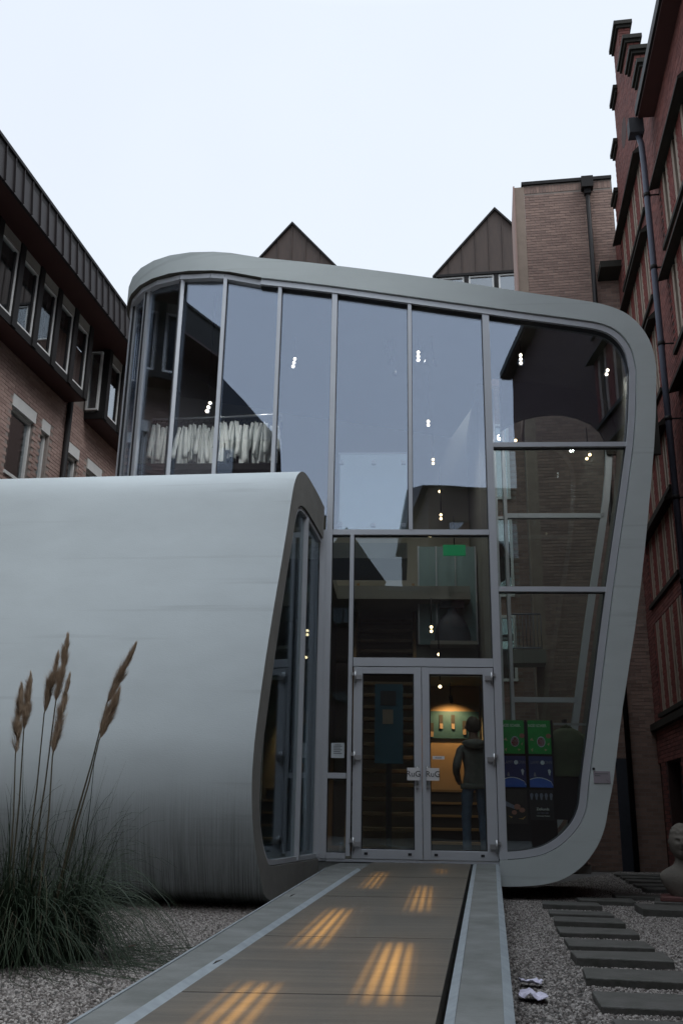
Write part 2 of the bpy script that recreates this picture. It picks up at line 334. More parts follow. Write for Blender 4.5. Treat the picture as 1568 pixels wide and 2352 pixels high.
def kerb(inner, outer, side, label):
    ko = bpy.data.objects.new('kerb', None); COL.objects.link(ko); ko['kind'] = 'structure'; ko['label'] = label
    Y = [-3.0, 0, 3, 6, 9, 10.86 if side < 0 else 11.9]
    m = MB(); e = MB()
    def prof(y):
        xi, xo = edge(*inner, y), edge(*outer, y); z = rz(y) + 0.012; w = 0.042
        s = 1 if xo > xi else -1
        return xi, xo, z, s * w
    for a, b in zip(Y[:-1], Y[1:]):
        A, B = prof(a), prof(b)
        for lo, hi, top, tgt in ((A[0] + A[3], None, 0, m),):
            pts = [(A[0] + A[3], a), (B[0] + B[3], b), (B[1] - B[3], b), (A[1] - A[3], a)]
            zs = [A[2], B[2], B[2], A[2]]
            m.add([(p[0], p[1], -0.2) for p in pts] + [(p[0], p[1], z - 0.004) for p, z in zip(pts, zs)], [(4, 5, 6, 7), (0, 1, 5, 4), (2, 3, 7, 6)] + ([(0, 4, 7, 3)] if a == Y[0] else []) + ([(1, 2, 6, 5)] if b == Y[-1] else []))
        for k0, k1 in ((0, 0), (1, 1)):
            sa = A[3] if k0 == 0 else -A[3]; sb = B[3] if k0 == 0 else -B[3]
            pts = [(A[k0], a), (B[k0], b), (B[k0] + sb, b), (A[k0] + sa, a)]; zs = [A[2], B[2], B[2], A[2]]
            drop = 0.016
            e.add([(p[0], p[1], -0.2) for p in pts] + [(pts[0][0], a, zs[0] - drop), (pts[1][0], b, zs[1] - drop), (pts[2][0], b, zs[2] + 0.001), (pts[3][0], a, zs[3] + 0.001)],
                  [(4, 5, 6, 7), (0, 1, 5, 4), (2, 3, 7, 6), (0, 4, 7, 3), (1, 2, 6, 5)])
    m.build('kerb_top', M['kerb'], ko); e.build('edge_strip', M['kerb_edge'], ko)
    return ko
kerb(LI, LO, -1, 'concrete kerb with pale edges between ramp and tunnel')
kerb(RI, RO, 1, 'concrete kerb with pale edges beside the stepping stones')
# the kerb's end piece turning to the door
m = MB(); z = 0.405
m.prism([(-0.13, 10.862, -0.1), (edge(*LI, 10.862), 10.862, -0.1), (0.455, 12.02, -0.1), (0.05, 12.02, -0.1)], (0, 0, 0.485)); o = m.build('kerb_end', M['kerb'], bevel=0.004); o['kind'] = 'structure'

# ------------------------------------------------------------------ museum: concrete shell with glass front
MUS = thing('museum_building', 'grey concrete framed glass museum with curved corners above the ramp', 'building', FA.P(1, 1, 0))
ZR = lambda u: 8.61 - 0.17 * (u + 1.79)              # underside of the roof band at the glass
CU, CW, CR = -1.6, 2.1, 2.1                          # plan circle of the rounded left corner
def arc(a, r=CR): return CU - r * math.sin(a), CW - r * math.cos(a)
EV = SI.e2 * 2.35                                    # the right half is a tube this deep
outer_px = [(600, 592), (757, 608), (1005, 640), (1186, 668), (1330, 689), (1380, 698), (1420, 711), (1450, 729), (1476, 757), (1494, 790), (1504, 830), (1506, 870), (1501, 1025), (1470, 1349), (1429, 1625), (1408, 1790), (1397, 1850), (1388, 1900), (1370, 1945), (1338, 1988), (1295, 2018), (1250, 2031), (1200, 2036), (1147, 2036)]
inner_px = [(600, 637), (757, 655), (1005, 689), (1186, 714), (1330, 733), (1372, 740), (1400, 749), (1422, 763), (1440, 783), (1452, 806), (1459, 835), (1462, 870), (1455, 1025), (1410, 1349), (1376, 1625), (1355, 1790), (1349, 1850), (1338, 1885), (1320, 1913), (1290, 1942), (1255, 1962), (1225, 1970), (1190, 1975), (1147, 1977)]
outer = [fz(x, y, -0.13) for x, y in outer_px]; inner = [fz(x, y, -0.13) for x, y in inner_px]
def smoothc(pts, n=3):
    out = []
    for i in range(len(pts) - 1):
        p0, p1, p2, p3 = pts[max(i - 1, 0)], pts[i], pts[i + 1], pts[min(i + 2, len(pts) - 1)]
        for k in range(n):
            t = k / n
            out.append(tuple(0.5 * (2 * p1[j] + (p2[j] - p0[j]) * t + (2 * p0[j] - 5 * p1[j] + 4 * p2[j] - p3[j]) * t * t + (3 * p1[j] - p0[j] - 3 * p2[j] + p3[j]) * t ** 3) for j in (0, 1)))
    return out + [pts[-1]]
outer = smoothc(outer); inner = smoothc(inner)
DEEP = 5.2
secs = []                                            # front outer, front inner, rear outer, rear inner
for a in (90, 80, 70, 60, 50, 40, 30, 20, 10, 3):
    u, w = arc(R(a), CR + 0.13); zi = ZR(u) - 0.02
    secs.append((FA.P(u, w, zi + 0.32), FA.P(u, w, zi), FA.P(u, DEEP, zi + 0.32), FA.P(u, DEEP, zi)))
secs.insert(0, (FA.P(CU - CR - 0.13, 3.5, ZR(-3.8) + 0.30), FA.P(CU - CR - 0.13, 3.5, ZR(-3.8) - 0.02), FA.P(CU - CR - 0.13, DEEP, ZR(-3.8) + 0.30), FA.P(CU - CR - 0.13, DEEP, ZR(-3.8) - 0.02)))
for (uo, zo), (ui, zi) in zip(outer, inner):
    fo, fi = FA.P(uo, -0.13, zo), FA.P(ui, -0.13, zi)
    if ui < 1.95 and zi > 6: secs.append((fo, fi, FA.P(uo, DEEP, zo), FA.P(ui, DEEP, zi)))
    else: secs.append((fo, fi, fo + EV, fi + EV))
m = MB(); n = len(secs); V4 = [p for s in secs for p in s]; F4 = []
for i in range(n - 1):
    a, b = 4 * i, 4 * i + 4
    F4 += [(a, b, b + 1, a + 1), (a, a + 2, b + 2, b), (a + 2, a + 3, b + 3, b + 2)]
F4 += [(0, 1, 3, 2), (4 * n - 4, 4 * n - 2, 4 * n - 1, 4 * n - 3)]
m.add(V4, F4, 0, True)
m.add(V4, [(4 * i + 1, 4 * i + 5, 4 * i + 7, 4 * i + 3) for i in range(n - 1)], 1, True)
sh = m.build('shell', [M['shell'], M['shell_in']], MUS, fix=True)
sh.data.set_sharp_from_angle(angle=R(35))
# light reveal edge on the inside of the concrete rim and the aluminium frame that follows it
def rim(off0, off1, w0, w1, name, material, pts=None):
    pts = pts or inner
    mm = MB(); A = []; B = []
    for i, p in enumerate(pts):
        q0, q1 = pts[max(i - 1, 0)], pts[min(i + 1, len(pts) - 1)]
        d = Vector((q1[0] - q0[0], q1[1] - q0[1])).normalized(); nn = Vector((d.y, -d.x))
        if nn.dot(Vector((1.9, 4.5)) - Vector(p)) < 0: nn = -nn
        A.append((p[0] + nn.x * off0, p[1] + nn.y * off0)); B.append((p[0] + nn.x * off1, p[1] + nn.y * off1))
    vs = []
    for a, b in zip(A, B): vs += [FA.P(a[0], w0, a[1]), FA.P(b[0], w0, b[1]), FA.P(b[0], w1, b[1]), FA.P(a[0], w1, a[1])]
    fs = []
    for i in range(len(A) - 1):
        o = 4 * i
        fs += [(o + j, o + (j + 1) % 4, o + 4 + (j + 1) % 4, o + 4 + j) for j in range(4)]
    fs += [(0, 1, 2, 3), tuple(4 * (len(A) - 1) + j for j in range(4))]
    mm.add(vs, fs); oo = mm.build(name, material, MUS); return oo, B
rim(0.004, 0.014, -0.06, 0.05, 'shadow_gap', M['alu_d'])
rim(0.0006, 0.0035, -0.129, 0.03, 'reveal', M['shell'])
_, fin = rim(0.014, 0.095, -0.10, 0.06, 'curved_frame', M['alu'])
rim(0.095, 0.102, -0.05, 0.05, 'glazing_bead', M['alu_d'])
# head frame on the rounded corner
m = MB(); pa = [arc(R(a), CR + 0.03) for a in (92, 76, 63, 50, 38.5, 25, 11, 5.2)]
for (u0, w0), (u1, w1) in zip(pa[:-1], pa[1:]):
    m.bar(FA.P(u0, w0, ZR(u0) - 0.075), FA.P(u1, w1, ZR(u1) - 0.075), 0.10, 0.075)
u0, w0 = pa[-1]; m.bar(FA.P(u0, w0, ZR(u0) - 0.075), FA.P(inner[0][0] + 0.01, -0.02, inner[0][1] - 0.056), 0.10, 0.08)
m.build('head_frame', M['alu'], MUS)
# mullions
MW = 0.026
def mullion(u, w, z0, z1, half=MW, name='mullion', ang=0.0):
    mm = MB(); fr = Frame(FA.P(u, w, 0), R(3.5) + ang); mm.box(fr, -half, half, -0.085, 0.07, z0, z1); mm.box(fr, -half - 0.008, half + 0.008, -0.01, 0.03, z0, z1 - 0.003, 1)
    return mm.build(name, [M['alu'], M['alu_d']], MUS)
mull_a = [R(a) for a in (92, 65.5, 48.0, 25.6, 5.2)]
for a in mull_a:
    u, w = arc(a); mullion(u, w, 0.30, ZR(u) - 0.1, ang=-a)
mullion(-0.96, 0, 0.30, ZR(-0.96) - 0.1); mullion(-0.15, 0, 0.43, ZR(-0.15) - 0.1, 0.038)
mullion(0.94, 0, 4.60, ZR(0.94) - 0.1); mullion(2.03, 0, 0.42, ZR(2.03) - 0.12, 0.048)
mullion(0.155, 0, 0.46, 4.53)
def transom(u0, u1, z, h=0.033):
    mm = MB(); mm.box(FA, u0, u1, -0.078, 0.065, z - h, z + h); mm.box(FA, u0, u1, -0.008, 0.028, z - h - 0.008, z + h + 0.008, 1); mm.build('transom', [M['alu'], M['alu_d']], MUS)
transom(-0.11, 1.98, 4.565, 0.036); transom(0.19, 1.98, 2.82, 0.055); transom(-0.11, 0.122, 1.40)
transom(-0.11, 0.122, 0.46); 
def fin_u(z):
    best = None
    for (ua, za), (ub, zb) in zip(fin[:-1], fin[1:]):
        if min(za, zb) <= z <= max(za, zb) and abs(za - zb) > 1e-5: 
            u = ua + (ub - ua) * (z - za) / (zb - za); best = max(best, u) if best else u
    return best
transom(2.08, fin_u(5.82) + 0.01, 5.82); transom(2.08, fin_u(3.79) + 0.01, 3.79)
# panes
def pane(poly, w=0.0, mat_='glass', par=None, name='window_pane', th=0.02, shift=Vector((0, 0, 0))):
    mm = MB(); mm.prism([FA.P(u, w, z) + shift for u, z in poly], FA.e2 * th); return mm.build(name, M[mat_], par or MUS)
for a, b in zip(mull_a[:-1], mull_a[1:]):
    (u0, w0), (u1, w1) = arc(a), arc(b); A, B = FA.P(u0, w0, 0), FA.P(u1, w1, 0); d = (B - A).normalized(); nn = Vector((-d.y, d.x, 0))
    if nn.dot(FA.P(CU, CW, 0) - A) < 0: nn = -nn
    mm = MB(); A = A + d * 0.03; B = B - d * 0.03; Z = Vector((0, 0, 1))
    mm.prism([A + Z * 0.3, B + Z * 0.3, B + Z * (ZR(u1) - 0.1), A + Z * (ZR(u0) - 0.1)], nn * 0.02); mm.build('window_pane', M['glass'], MUS)
def qp(u0, u1, z0, z1=None): pane(mat_='glass' if z1 is None else 'glass_low', poly=[(u0, z0), (u1, z0), (u1, z1 or ZR(u1) - 0.1), (u0, z1 or ZR(u0) - 0.1)])
qp(-1.75, -0.995, 0.3); qp(-0.925, -0.19, 0.3); qp(-0.11, 0.905, 4.61); qp(0.975, 1.98, 4.61)
qp(-0.11, 0.12, 0.5, 1.36); qp(-0.11, 0.12, 1.44, 4.52); qp(0.19, 1.98, 2.88, 4.52)
rp = [(2.08, ZR(2.08) - 0.2)] + [p for p in fin if p[0] > 2.1 ] + [(2.08, 0.5)]
def zband(a, b): return clip(clip(rp, 1, a, True), 1, b, False)
pane(zband(0.0, 3.755), mat_='glass_low'); pane(zband(3.825, 5.785), mat_='glass_low'); pane(zband(5.855, 9))
# sill under the doors, plinth, slab
one(FA, 'sill', M['alu'], MUS, -0.11, 2.08, -0.07, 0.08, 0.395, 0.425)
one(FA, 'plinth', M['kerb'], MUS, -0.60, 0.62, -0.06, 0.4, 0.02, 0.394, bevel=0.004)
one(FA, 'plinth', M['kerb'], MUS, 0.62, 1.98, -0.05, 0.4, -0.2, 0.392)
# floor inside, upper floor, walls
def inside(name, mt, *b): return one(FA, name, M[mt], MUS, *b)
inside('floor_slab', 'floor', -3.6, 2.0, 0.1, 5.15, 0.1, 0.41)
m = MB(); base = [FA.P(2.0, 0.1, 0.30), FA.P(3.1, 0.1, 0.30)]; m.prism(base + [base[1] + EV * 0.95, base[0] + EV * 0.95], (0, 0, 0.10)); m.build('floor_slab', M['floor'], MUS)
inside('upper_floor', 'inwall', -3.55, -0.22, 0.35, 5.0, 4.30, 4.52); inside('upper_floor', 'inwall', -0.22, 1.95, 2.9, 5.0, 4.30, 4.52)
inside('upper_floor', 'inwall', -0.22, 0.9, 0.30, 1.6, 4.30, 4.52)
inside('back_wall', 'upper_wall', -3.6, 2.25, 4.95, 5.15, 0.41, 9.0); inside('side_wall', 'inwall', 2.12, 2.28, 2.45, 4.94, 0.2, 8.05)
inside('back_wall', 'upper_wall', -3.7, -3.6, 2.3, 5.15, 0.41, 8.9)
# concrete stair wall that carries the flight
inside('stair_wall', 'inwall', -0.5, -0.35, 0.9, 4.9, 0.41, 4.3)
# rear glazing of the tube end
def rearpt(u, z): return FA.P(u, 0, z) + EV * 0.97
m = MB()
fr_pts = [p for p in fin if p[0] > 2.2]
for p, q in zip(fr_pts[:-1], fr_pts[1:]): m.bar(rearpt(*p), rearpt(*q), 0.10, 0.09, up=FA.e2)
m.build('rear_frame', M['alu'], MUS)
EU = EV.dot(FA.e1) * 0.97
for z, u0 in ((5.52, 2.25), (2.62, 2.25)):
    m = MB(); m.bar(rearpt(u0, z), rearpt(fin_u(z), z), 0.09, 0.075); m.build('rear_transom', M['alu'], MUS)
for u in (2.12, 2.27):
    m = MB(); m.bar(rearpt(u, 0.4), rearpt(u, ZR(u) - 0.2), 0.05, 0.1); m.build('rear_mullion', M['alu'], MUS)
arch = [fz(x, y, 2.2) for x, y in ((1150, 990), (1180, 972), (1203, 963), (1235, 956), (1267, 953), (1295, 954), (1325, 961), (1355, 974), (1376, 993), (1388, 1015), (1393, 1045))]
m = MB(); top = [(arch[0][0], 8.15), (5.0, 7.9), (5.0, arch[-1][1])]
m.prism([FA.P(u, 2.17, z) for u, z in arch + [(5.0, arch[-1][1]), (5.0, 7.9), (arch[0][0], 8.15)]], FA.e2 * 0.06)
hd = m.build('rear_header', mat('unlit_header_concrete', (0.045, 0.042, 0.034), 0.8, var=0.5, vscale=3), MUS)  # concrete header; the unlit ceiling's dark tone is put into its colour
for a, b in ((0.0, 2.58), (2.66, 5.48), (5.56, 9)):
    pl = zband(a, b); mm = MB(); mm.prism([rearpt(*p) for p in pl], FA.e2 * 0.02); mm.build('rear_pane', M['glass2'], MUS)

# doors ------------------------------------------------------------
def door(u0, u1, hinge_left, plate_u):
    z0, z1 = 0.432, 2.755; sL, sR = (0.115, 0.095) if hinge_left else (0.095, 0.13)
    m = MB()
    m.box(FA, u0, u0 + sL, -0.075, 0.03, z0, z1); m.box(FA, u1 - sR, u1, -0.075, 0.03, z0, z1)
    m.box(FA, u0 + sL, u1 - sR, -0.072, 0.03, z1 - 0.085, z1); m.box(FA, u0 + sL, u1 - sR, -0.072, 0.03, z0, z0 + 0.11)
    d = m.build('door', M['alu'], MUS, bevel=0.003)
    m = MB(); g = 0.012
    for b in ((u0 + sL, u0 + sL + g, z0 + 0.11, z1 - 0.085), (u1 - sR - g, u1 - sR, z0 + 0.11, z1 - 0.085), (u0 + sL + g, u1 - sR - g, z0 + 0.11, z0 + 0.11 + g), (u0 + sL + g, u1 - sR - g, z1 - 0.085 - g, z1 - 0.085)):
        m.box(FA, b[0], b[1], -0.055, 0.0, b[2], b[3])
    m.build('gasket', M['alu_d'], d)
    pane([(u0 + sL + g, z0 + 0.11 + g), (u1 - sR - g, z0 + 0.11 + g), (u1 - sR - g, z1 - 0.085 - g), (u0 + sL + g, z1 - 0.085 - g)], -0.03, 'glass2', d, 'door_pane')
    uh = u0 + 0.02 if hinge_left else u1 - 0.02
    for z in (0.60, 1.62, 2.62):
        m = MB(); s = 1 if hinge_left else -1
        m.tube([FA.P(uh, -0.105, z - 0.075), FA.P(uh, -0.105, z + 0.075)], 0.016, 10)
        m.box(FA, min(uh, uh + s * 0.085), max(uh, uh + s * 0.085), -0.112, -0.074, z - 0.028, z + 0.028)
        m.box(FA, min(uh - s * 0.05, uh), max(uh - s * 0.05, uh), -0.112, -0.074, z + 0.02, z + 0.06)
        m.build('hinge', M['steel'], d)
    for uu in (u0 + sL + 0.06, u1 - sR - 0.06):
        one(FA, 'drain_cap', M['ink'], d, uu - 0.022, uu + 0.022, -0.079, -0.074, z0 + 0.045, z0 + 0.075)
    m = MB(); uh = u1 - 0.06 if hinge_left else u0 + 0.06
    m.tube([FA.P(uh, -0.12, 1.30), FA.P(uh, -0.12, 1.52)], 0.012, 10); m.box(FA, uh - 0.02, uh + 0.02, -0.11, -0.074, 1.27, 1.31); m.box(FA, uh - 0.02, uh + 0.02, -0.11, -0.074, 1.50, 1.53)
    m.build('handle', M['steel'], d)
    one(FA, 'handle_plate', M['white'], d, plate_u - 0.077, plate_u + 0.077, -0.142, -0.136, 1.355, 1.505)
    text('RuG', 0.098, FA.P(plate_u, -0.1445, 1.43), FA.e1, (0, 0, 1), M['ink'], d)
    return d
door(0.20, 1.063, True, 0.955); door(1.069, 1.975, False, 1.195)
# strip sign on the right door and the notice on the side light
o = one(FA, 'door_notice', M['white'], None, 1.195, 1.345, -0.046, -0.043, 1.615, 1.655); tag(o, 'narrow white notice strip stuck on the right glass door', 'notice')
text('museum', 0.024, FA.P(1.27, -0.0475, 1.635), FA.e1, (0, 0, 1), M['ink'], o)
o = one(FA, 'paper_notice', M['paper'], None, -0.075, 0.09, -0.016, -0.012, 1.615, 1.80); tag(o, 'printed paper notice taped inside narrow side light left of doors', 'notice')
m = MB()
for k in range(5): m.box(FA, -0.045, 0.06 - 0.02 * (k % 2), -0.0185, -0.0165, 1.755 - k * 0.022, 1.763 - k * 0.022)
m.build('print_lines', M['inkg'], o); text('notice', 0.03, FA.P(0.007, -0.018, 1.778), FA.e1, (0, 0, 1), M['ink'], o)
# plaque and bell on the right rim
plu, plz = fz(1381, 1785, -0.13)
o = one(FA, 'wall_plaque', mat('pink_grey_plaque', (0.33, 0.30, 0.33), 0.5), None, plu - 0.10, plu + 0.10, -0.140, -0.1305, plz - 0.07, plz + 0.07); tag(o, 'small grey information plaque on the lower right concrete rim', 'plaque')
m = MB(); m.box(FA, plu - 0.085, plu + 0.075, -0.142, -0.1405, plz + 0.035, plz + 0.043); m.box(FA, plu - 0.085, plu - 0.02, -0.142, -0.1405, plz + 0.012, plz + 0.020); m.bar(FA.P(plu + 0.04, -0.141, plz - 0.02), FA.P(plu + 0.075, -0.141, plz - 0.055), 0.002, 0.006, up=FA.e2); m.build('print_lines', M['inkg'], o)
m = MB(); bu, bzz = fz(1362, 1766, -0.13); m.tube([FA.P(bu, -0.145, bzz), FA.P(bu, -0.1305, bzz)], 0.016, 14); o = m.build('bell_button', M['ink']); tag(o, 'small round black button above the plaque on the concrete rim', 'button')

# ------------------------------------------------------------------ concrete tunnel on the left
TA = R(-14.5); TD = Vector((math.sin(TA), -math.cos(TA), 0)); TP = Vector((-0.20, 12.16, 0)); TN = Vector((TD.y, -TD.x, 0))
TUN = thing('concrete_tunnel', 'pale curved concrete tunnel wing with dirt streaked underside beside the pampas grass', 'building', TP + TD * 1.2)
def tsz(x, y):
    q = onplane(x, y, TP, TN); return (q - TP).dot(TD), q.z
t_out = [tsz(*p) for p in [(745, 1165), (732, 1138), (715, 1107), (704, 1090), (695, 1083), (686, 1087), (679, 1100), (672, 1130), (660, 1208), (645, 1300), (628, 1400), (609, 1520), (593, 1635), (583, 1720), (578.5, 1800), (579, 1870), (584, 1930), (592, 1985), (602, 2035), (612, 2062)]]
z_low = 0.10
s_l, z_l = t_out[-1]
t_out += [(1.25, 0.0), (0.0, -0.02)]
t_in = [tsz(*p) for p in [(742, 1237), (730, 1215), (715, 1189), (703, 1170), (695, 1162), (689, 1162), (684, 1170), (679, 1190), (672, 1235), (660, 1310), (648, 1390), (630, 1515), (613, 1640), (602, 1725), (597, 1800), (596, 1860), (599, 1905), (605, 1948), (613, 1976), (624, 1989)]]
s_l2, z_l2 = t_in[-1]; t_in += [(1.2, 0.42), (0.02, 0.42)]
def resample(pts, n):
    pts = smoothc(pts, 4); Ls = [0]
    for a, b in zip(pts[:-1], pts[1:]): Ls.append(Ls[-1] + math.dist(a, b))
    out = []; j = 0
    for i in range(n):
        d = Ls[-1] * i / (n - 1)
        while j < len(pts) - 2 and Ls[j + 1] < d: j += 1
        k = (d - Ls[j]) / max(1e-9, Ls[j + 1] - Ls[j]); out.append(tuple(lerp(pts[j][q], pts[j + 1][q], min(1, k)) for q in (0, 1)))
    return out
NT = 90
to = resample(t_out, NT); ti = resample(t_in, NT)
TE = Vector((-math.cos(R(7)), math.sin(R(7)), 0))                     # the tunnel runs off to the left and slightly back
def TPT(s, z, e=0.0, n=0.0): return TP + TD * s + Vector((0, 0, z)) + TE * e + TN * n
m = MB(); steps = [0, 0.04, 2.0, 4.0, 6.5]
nsgn = 1 if TN.dot(TE) < 0 else -1                                    # outwards from the end face
for k in range(len(steps) - 1):
    e0, e1 = steps[k], steps[k + 1]
    vs = [TPT(s, z, e0) for s, z in to] + [TPT(s, z, e1) for s, z in to]
    m.add(vs, [(i, i + 1, NT + i + 1, NT + i) for i in range(NT - 1)], 0, True)
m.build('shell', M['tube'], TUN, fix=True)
m = MB()
m.add([TPT(*p) for p in to] + [TPT(*p) for p in ti] + [TPT(s, z, 0.25) for s, z in ti], [(i, i + 1, NT + i + 1, NT + i) for i in range(NT - 1)] + [(NT + i, NT + i + 1, 2 * NT + i + 1, 2 * NT + i) for i in range(NT - 1)], 0, False)
m.build('end_rim', mat('end_rim_concrete', (0.255, 0.255, 0.24), 0.7, var=0.5, vscale=4, bump=0.1), TUN)
# glazing in the end: curved frame, mullion, panes
cx_, cz_ = 1.2, 2.6
def shrink(pts, d):
    out = []
    for i, p in enumerate(pts):
        q0, q1 = pts[max(i - 1, 0)], pts[min(i + 1, len(pts) - 1)]; t_ = Vector((q1[0] - q0[0], q1[1] - q0[1])).normalized(); nn = Vector((t_.y, -t_.x))
        if nn.dot(Vector((cx_, cz_)) - Vector(p)) < 0: nn = -nn
        out.append((p[0] + nn.x * d, p[1] + nn.y * d))
    return out
ga, gb = shrink(ti, 0.01), shrink(ti, 0.06)
m = MB(); vs = []
for a, b in zip(ga, gb): vs += [TPT(*a, 0.02), TPT(*b, 0.02), TPT(*b, 0.10), TPT(*a, 0.10)]
m.add(vs, [(4 * i + j, 4 * i + (j + 1) % 4, 4 * i + 4 + (j + 1) % 4, 4 * i + 4 + j) for i in range(NT - 1) for j in range(4)]); m.build('curved_frame', M['alu'], TUN)
gp = [p for p in gb] 
def cols(s0, s1): return clip(clip(gp, 0, s0, True), 0, s1, False)
for s0, s1 in ((0.06, 0.80), (0.86, 3.2)):
    pl = cols(s0, s1); mm = MB(); mm.prism([TPT(*p, 0.055) for p in pl], TE * 0.012); mm.build('window_pane', M['glass_low'], TUN)
for s0 in (0.83, 0.03):
    zz = [p[1] for p in clip(gp, 0, s0 - 0.03, True) if abs(p[0] - s0) < 0.12] or [0.45, 4.4]
    m = MB(); m.bar(TPT(s0, 0.44, 0.05), TPT(s0, max(zz), 0.05), 0.055, 0.09, up=TE); m.build('mullion', M['alu'], TUN)
m = MB(); m.box(Frame(TPT(0.0, 0, 0.02), R(3.5)), -0.06, 0.10, -0.02, 0.14, 0.40, 4.6); m.build('corner_post', M['alu'], TUN)
m = MB(); m.prism([TPT(0.1, 0.30, 0.06), TPT(2.1, 0.30, 0.06), TPT(2.1, 0.30, 6), TPT(0.1, 0.30, 6)], (0, 0, 0.1)); m.build('floor_slab', M['floor'], TUN)

# ------------------------------------------------------------------ brickwork: every brick has its own faces, joints recessed
def bricks(pt, s0, s1, z0, z1, inside_=None, bl=0.21, bh=0.058, j=0.011, proud=0.009, seed=1):
    """pt(s, depth, z) gives a place, depth 0 = mortar face, negative = towards the viewer"""
    rnd = random.Random(seed); m = MB(); row = 0; z = z0
    while z + bh < z1:
        s = s0 - (0.5 * (bl + j) if row % 2 else 0) 
        while s < s1:
            a, b = max(s, s0), min(s + bl, s1)
            if b - a > 0.04 and (inside_ is None or inside_((a + b) / 2, z + bh / 2)):
                d = -proud + rnd.uniform(-0.002, 0.002); e = 0.0
                vs = [pt(a, e, z), pt(b, e, z), pt(b, e, z + bh), pt(a, e, z + bh), pt(a, d, z), pt(b, d, z), pt(b, d, z + bh), pt(a, d, z + bh)]
                m.add(vs, [(4, 5, 6, 7), (0, 1, 5, 4), (1, 2, 6, 5), (2, 3, 7, 6), (3, 0, 4, 7)])
            s += bl + j
        row += 1; z += bh + j
    return m
def notin(holes): return lambda s, z: not any(a - 0.06 < s < b + 0.06 and c - 0.01 < z < d + 0.01 for a, b, c, d in holes)
def holed_wall(pt, s0, s1, z0, z1, holes, depth=0.25):
    """a wall face with rectangular openings and their reveals"""
    m = MB(); xs = sorted({s0, s1} | {h[0] for h in holes} | {h[1] for h in holes}); zs = sorted({z0, z1} | {h[2] for h in holes} | {h[3] for h in holes})
    xs = [x for x in xs if s0 <= x <= s1]; zs = [z for z in zs if z0 <= z <= z1]
    for a, b in zip(xs[:-1], xs[1:]):
        for c, d in zip(zs[:-1], zs[1:]):
            if not any(h[0] <= (a + b) / 2 <= h[1] and h[2] <= (c + d) / 2 <= h[3] for h in holes):
                m.add([pt(a, 0, c), pt(b, 0, c), pt(b, 0, d), pt(a, 0, d)], [(0, 1, 2, 3)])
    for a, b, c, d in holes:
        m.add([pt(a, 0, c), pt(b, 0, c), pt(b, 0, d), pt(a, 0, d), pt(a, depth, c), pt(b, depth, c), pt(b, depth, d), pt(a, depth, d)], [(0, 1, 5, 4), (1, 2, 6, 5), (2, 3, 7, 6), (3, 0, 4, 7)])
    return m
def pbox(m, pt, s0, s1, d0, d1, z0, z1, mi=0):
    m.add([pt(s0, d0, z0), pt(s1, d0, z0), pt(s1, d1, z0), pt(s0, d1, z0), pt(s0, d0, z1), pt(s1, d0, z1), pt(s1, d1, z1), pt(s0, d1, z1)], [(3, 2, 1, 0), (4, 5, 6, 7), (0, 1, 5, 4), (1, 2, 6, 5), (2, 3, 7, 6), (3, 0, 4, 7)], mi)
def pb(pt, name, mt, par, *b, bevel=0.0):
    m = MB(); pbox(m, pt, *b); return m.build(name, M[mt], par, bevel=bevel)
def window(pt, par, s0, s1, z0, z1, d, fw=0.06, mt='pale', gl='winglass', room=True, rails=()):
    m = MB()
    pbox(m, pt, s0, s0 + fw, d, d + 0.08, z0, z1); pbox(m, pt, s1 - fw, s1, d, d + 0.08, z0, z1); pbox(m, pt, s0 + fw, s1 - fw, d + 0.002, d + 0.08, z0, z0 + fw); pbox(m, pt, s0 + fw, s1 - fw, d + 0.002, d + 0.08, z1 - fw, z1)
    for r_ in rails: pbox(m, pt, s0 + fw, s1 - fw, d + 0.004, d + 0.08, r_ - fw / 2, r_ + fw / 2)
    w = m.build('window', M[mt], par)
    m = MB(); pbox(m, pt, s0 + fw, s1 - fw, d + 0.045, d + 0.055, z0 + fw, z1 - fw); m.build('pane', M[gl], w)
    if room:
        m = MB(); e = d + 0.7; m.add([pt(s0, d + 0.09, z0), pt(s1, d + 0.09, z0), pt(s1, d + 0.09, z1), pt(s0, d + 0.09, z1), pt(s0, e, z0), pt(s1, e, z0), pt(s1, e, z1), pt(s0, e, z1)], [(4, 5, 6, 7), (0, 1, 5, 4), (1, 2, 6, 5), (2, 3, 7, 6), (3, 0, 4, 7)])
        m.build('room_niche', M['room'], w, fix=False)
    return w

# ------------------------------------------------------------------ office building on the left
PL = -7.92                                     # brick face; bays stand out to -7.5, eave to -7.0
LB = thing('office_building', 'pinkish brick office building with dark bay windows and metal fascia', 'building', SI.P(PL - 1, 12, 0))
ptL = lambda s, d, z: SI.P(PL - d, s, z)       # s along t, depth away from the courtyard
lw = [(13.72, 14.55, 6.32, 7.72), (14.82, 15.12, 6.20, 7.72), (15.85, 16.42, 6.32, 7.72), (16.86, 17.56, 6.32, 7.72), (18.1, 18.8, 6.32, 7.72), (12.0, 12.9, 6.32, 7.72)]
lower = [(a, b, 2.6, 4.6) for a, b, _, _ in lw]
w = holed_wall(ptL, -6.0, 26.0, -0.2, 9.9, lw + lower, 0.14).build('wall', M['mortar_l'], LB, fix=False)
b = bricks(ptL, 11.2, 21.0, 5.0, 8.62, notin(lw), seed=3).build('brickwork', M['brick_l'], w, fix=False, kind='stuff')
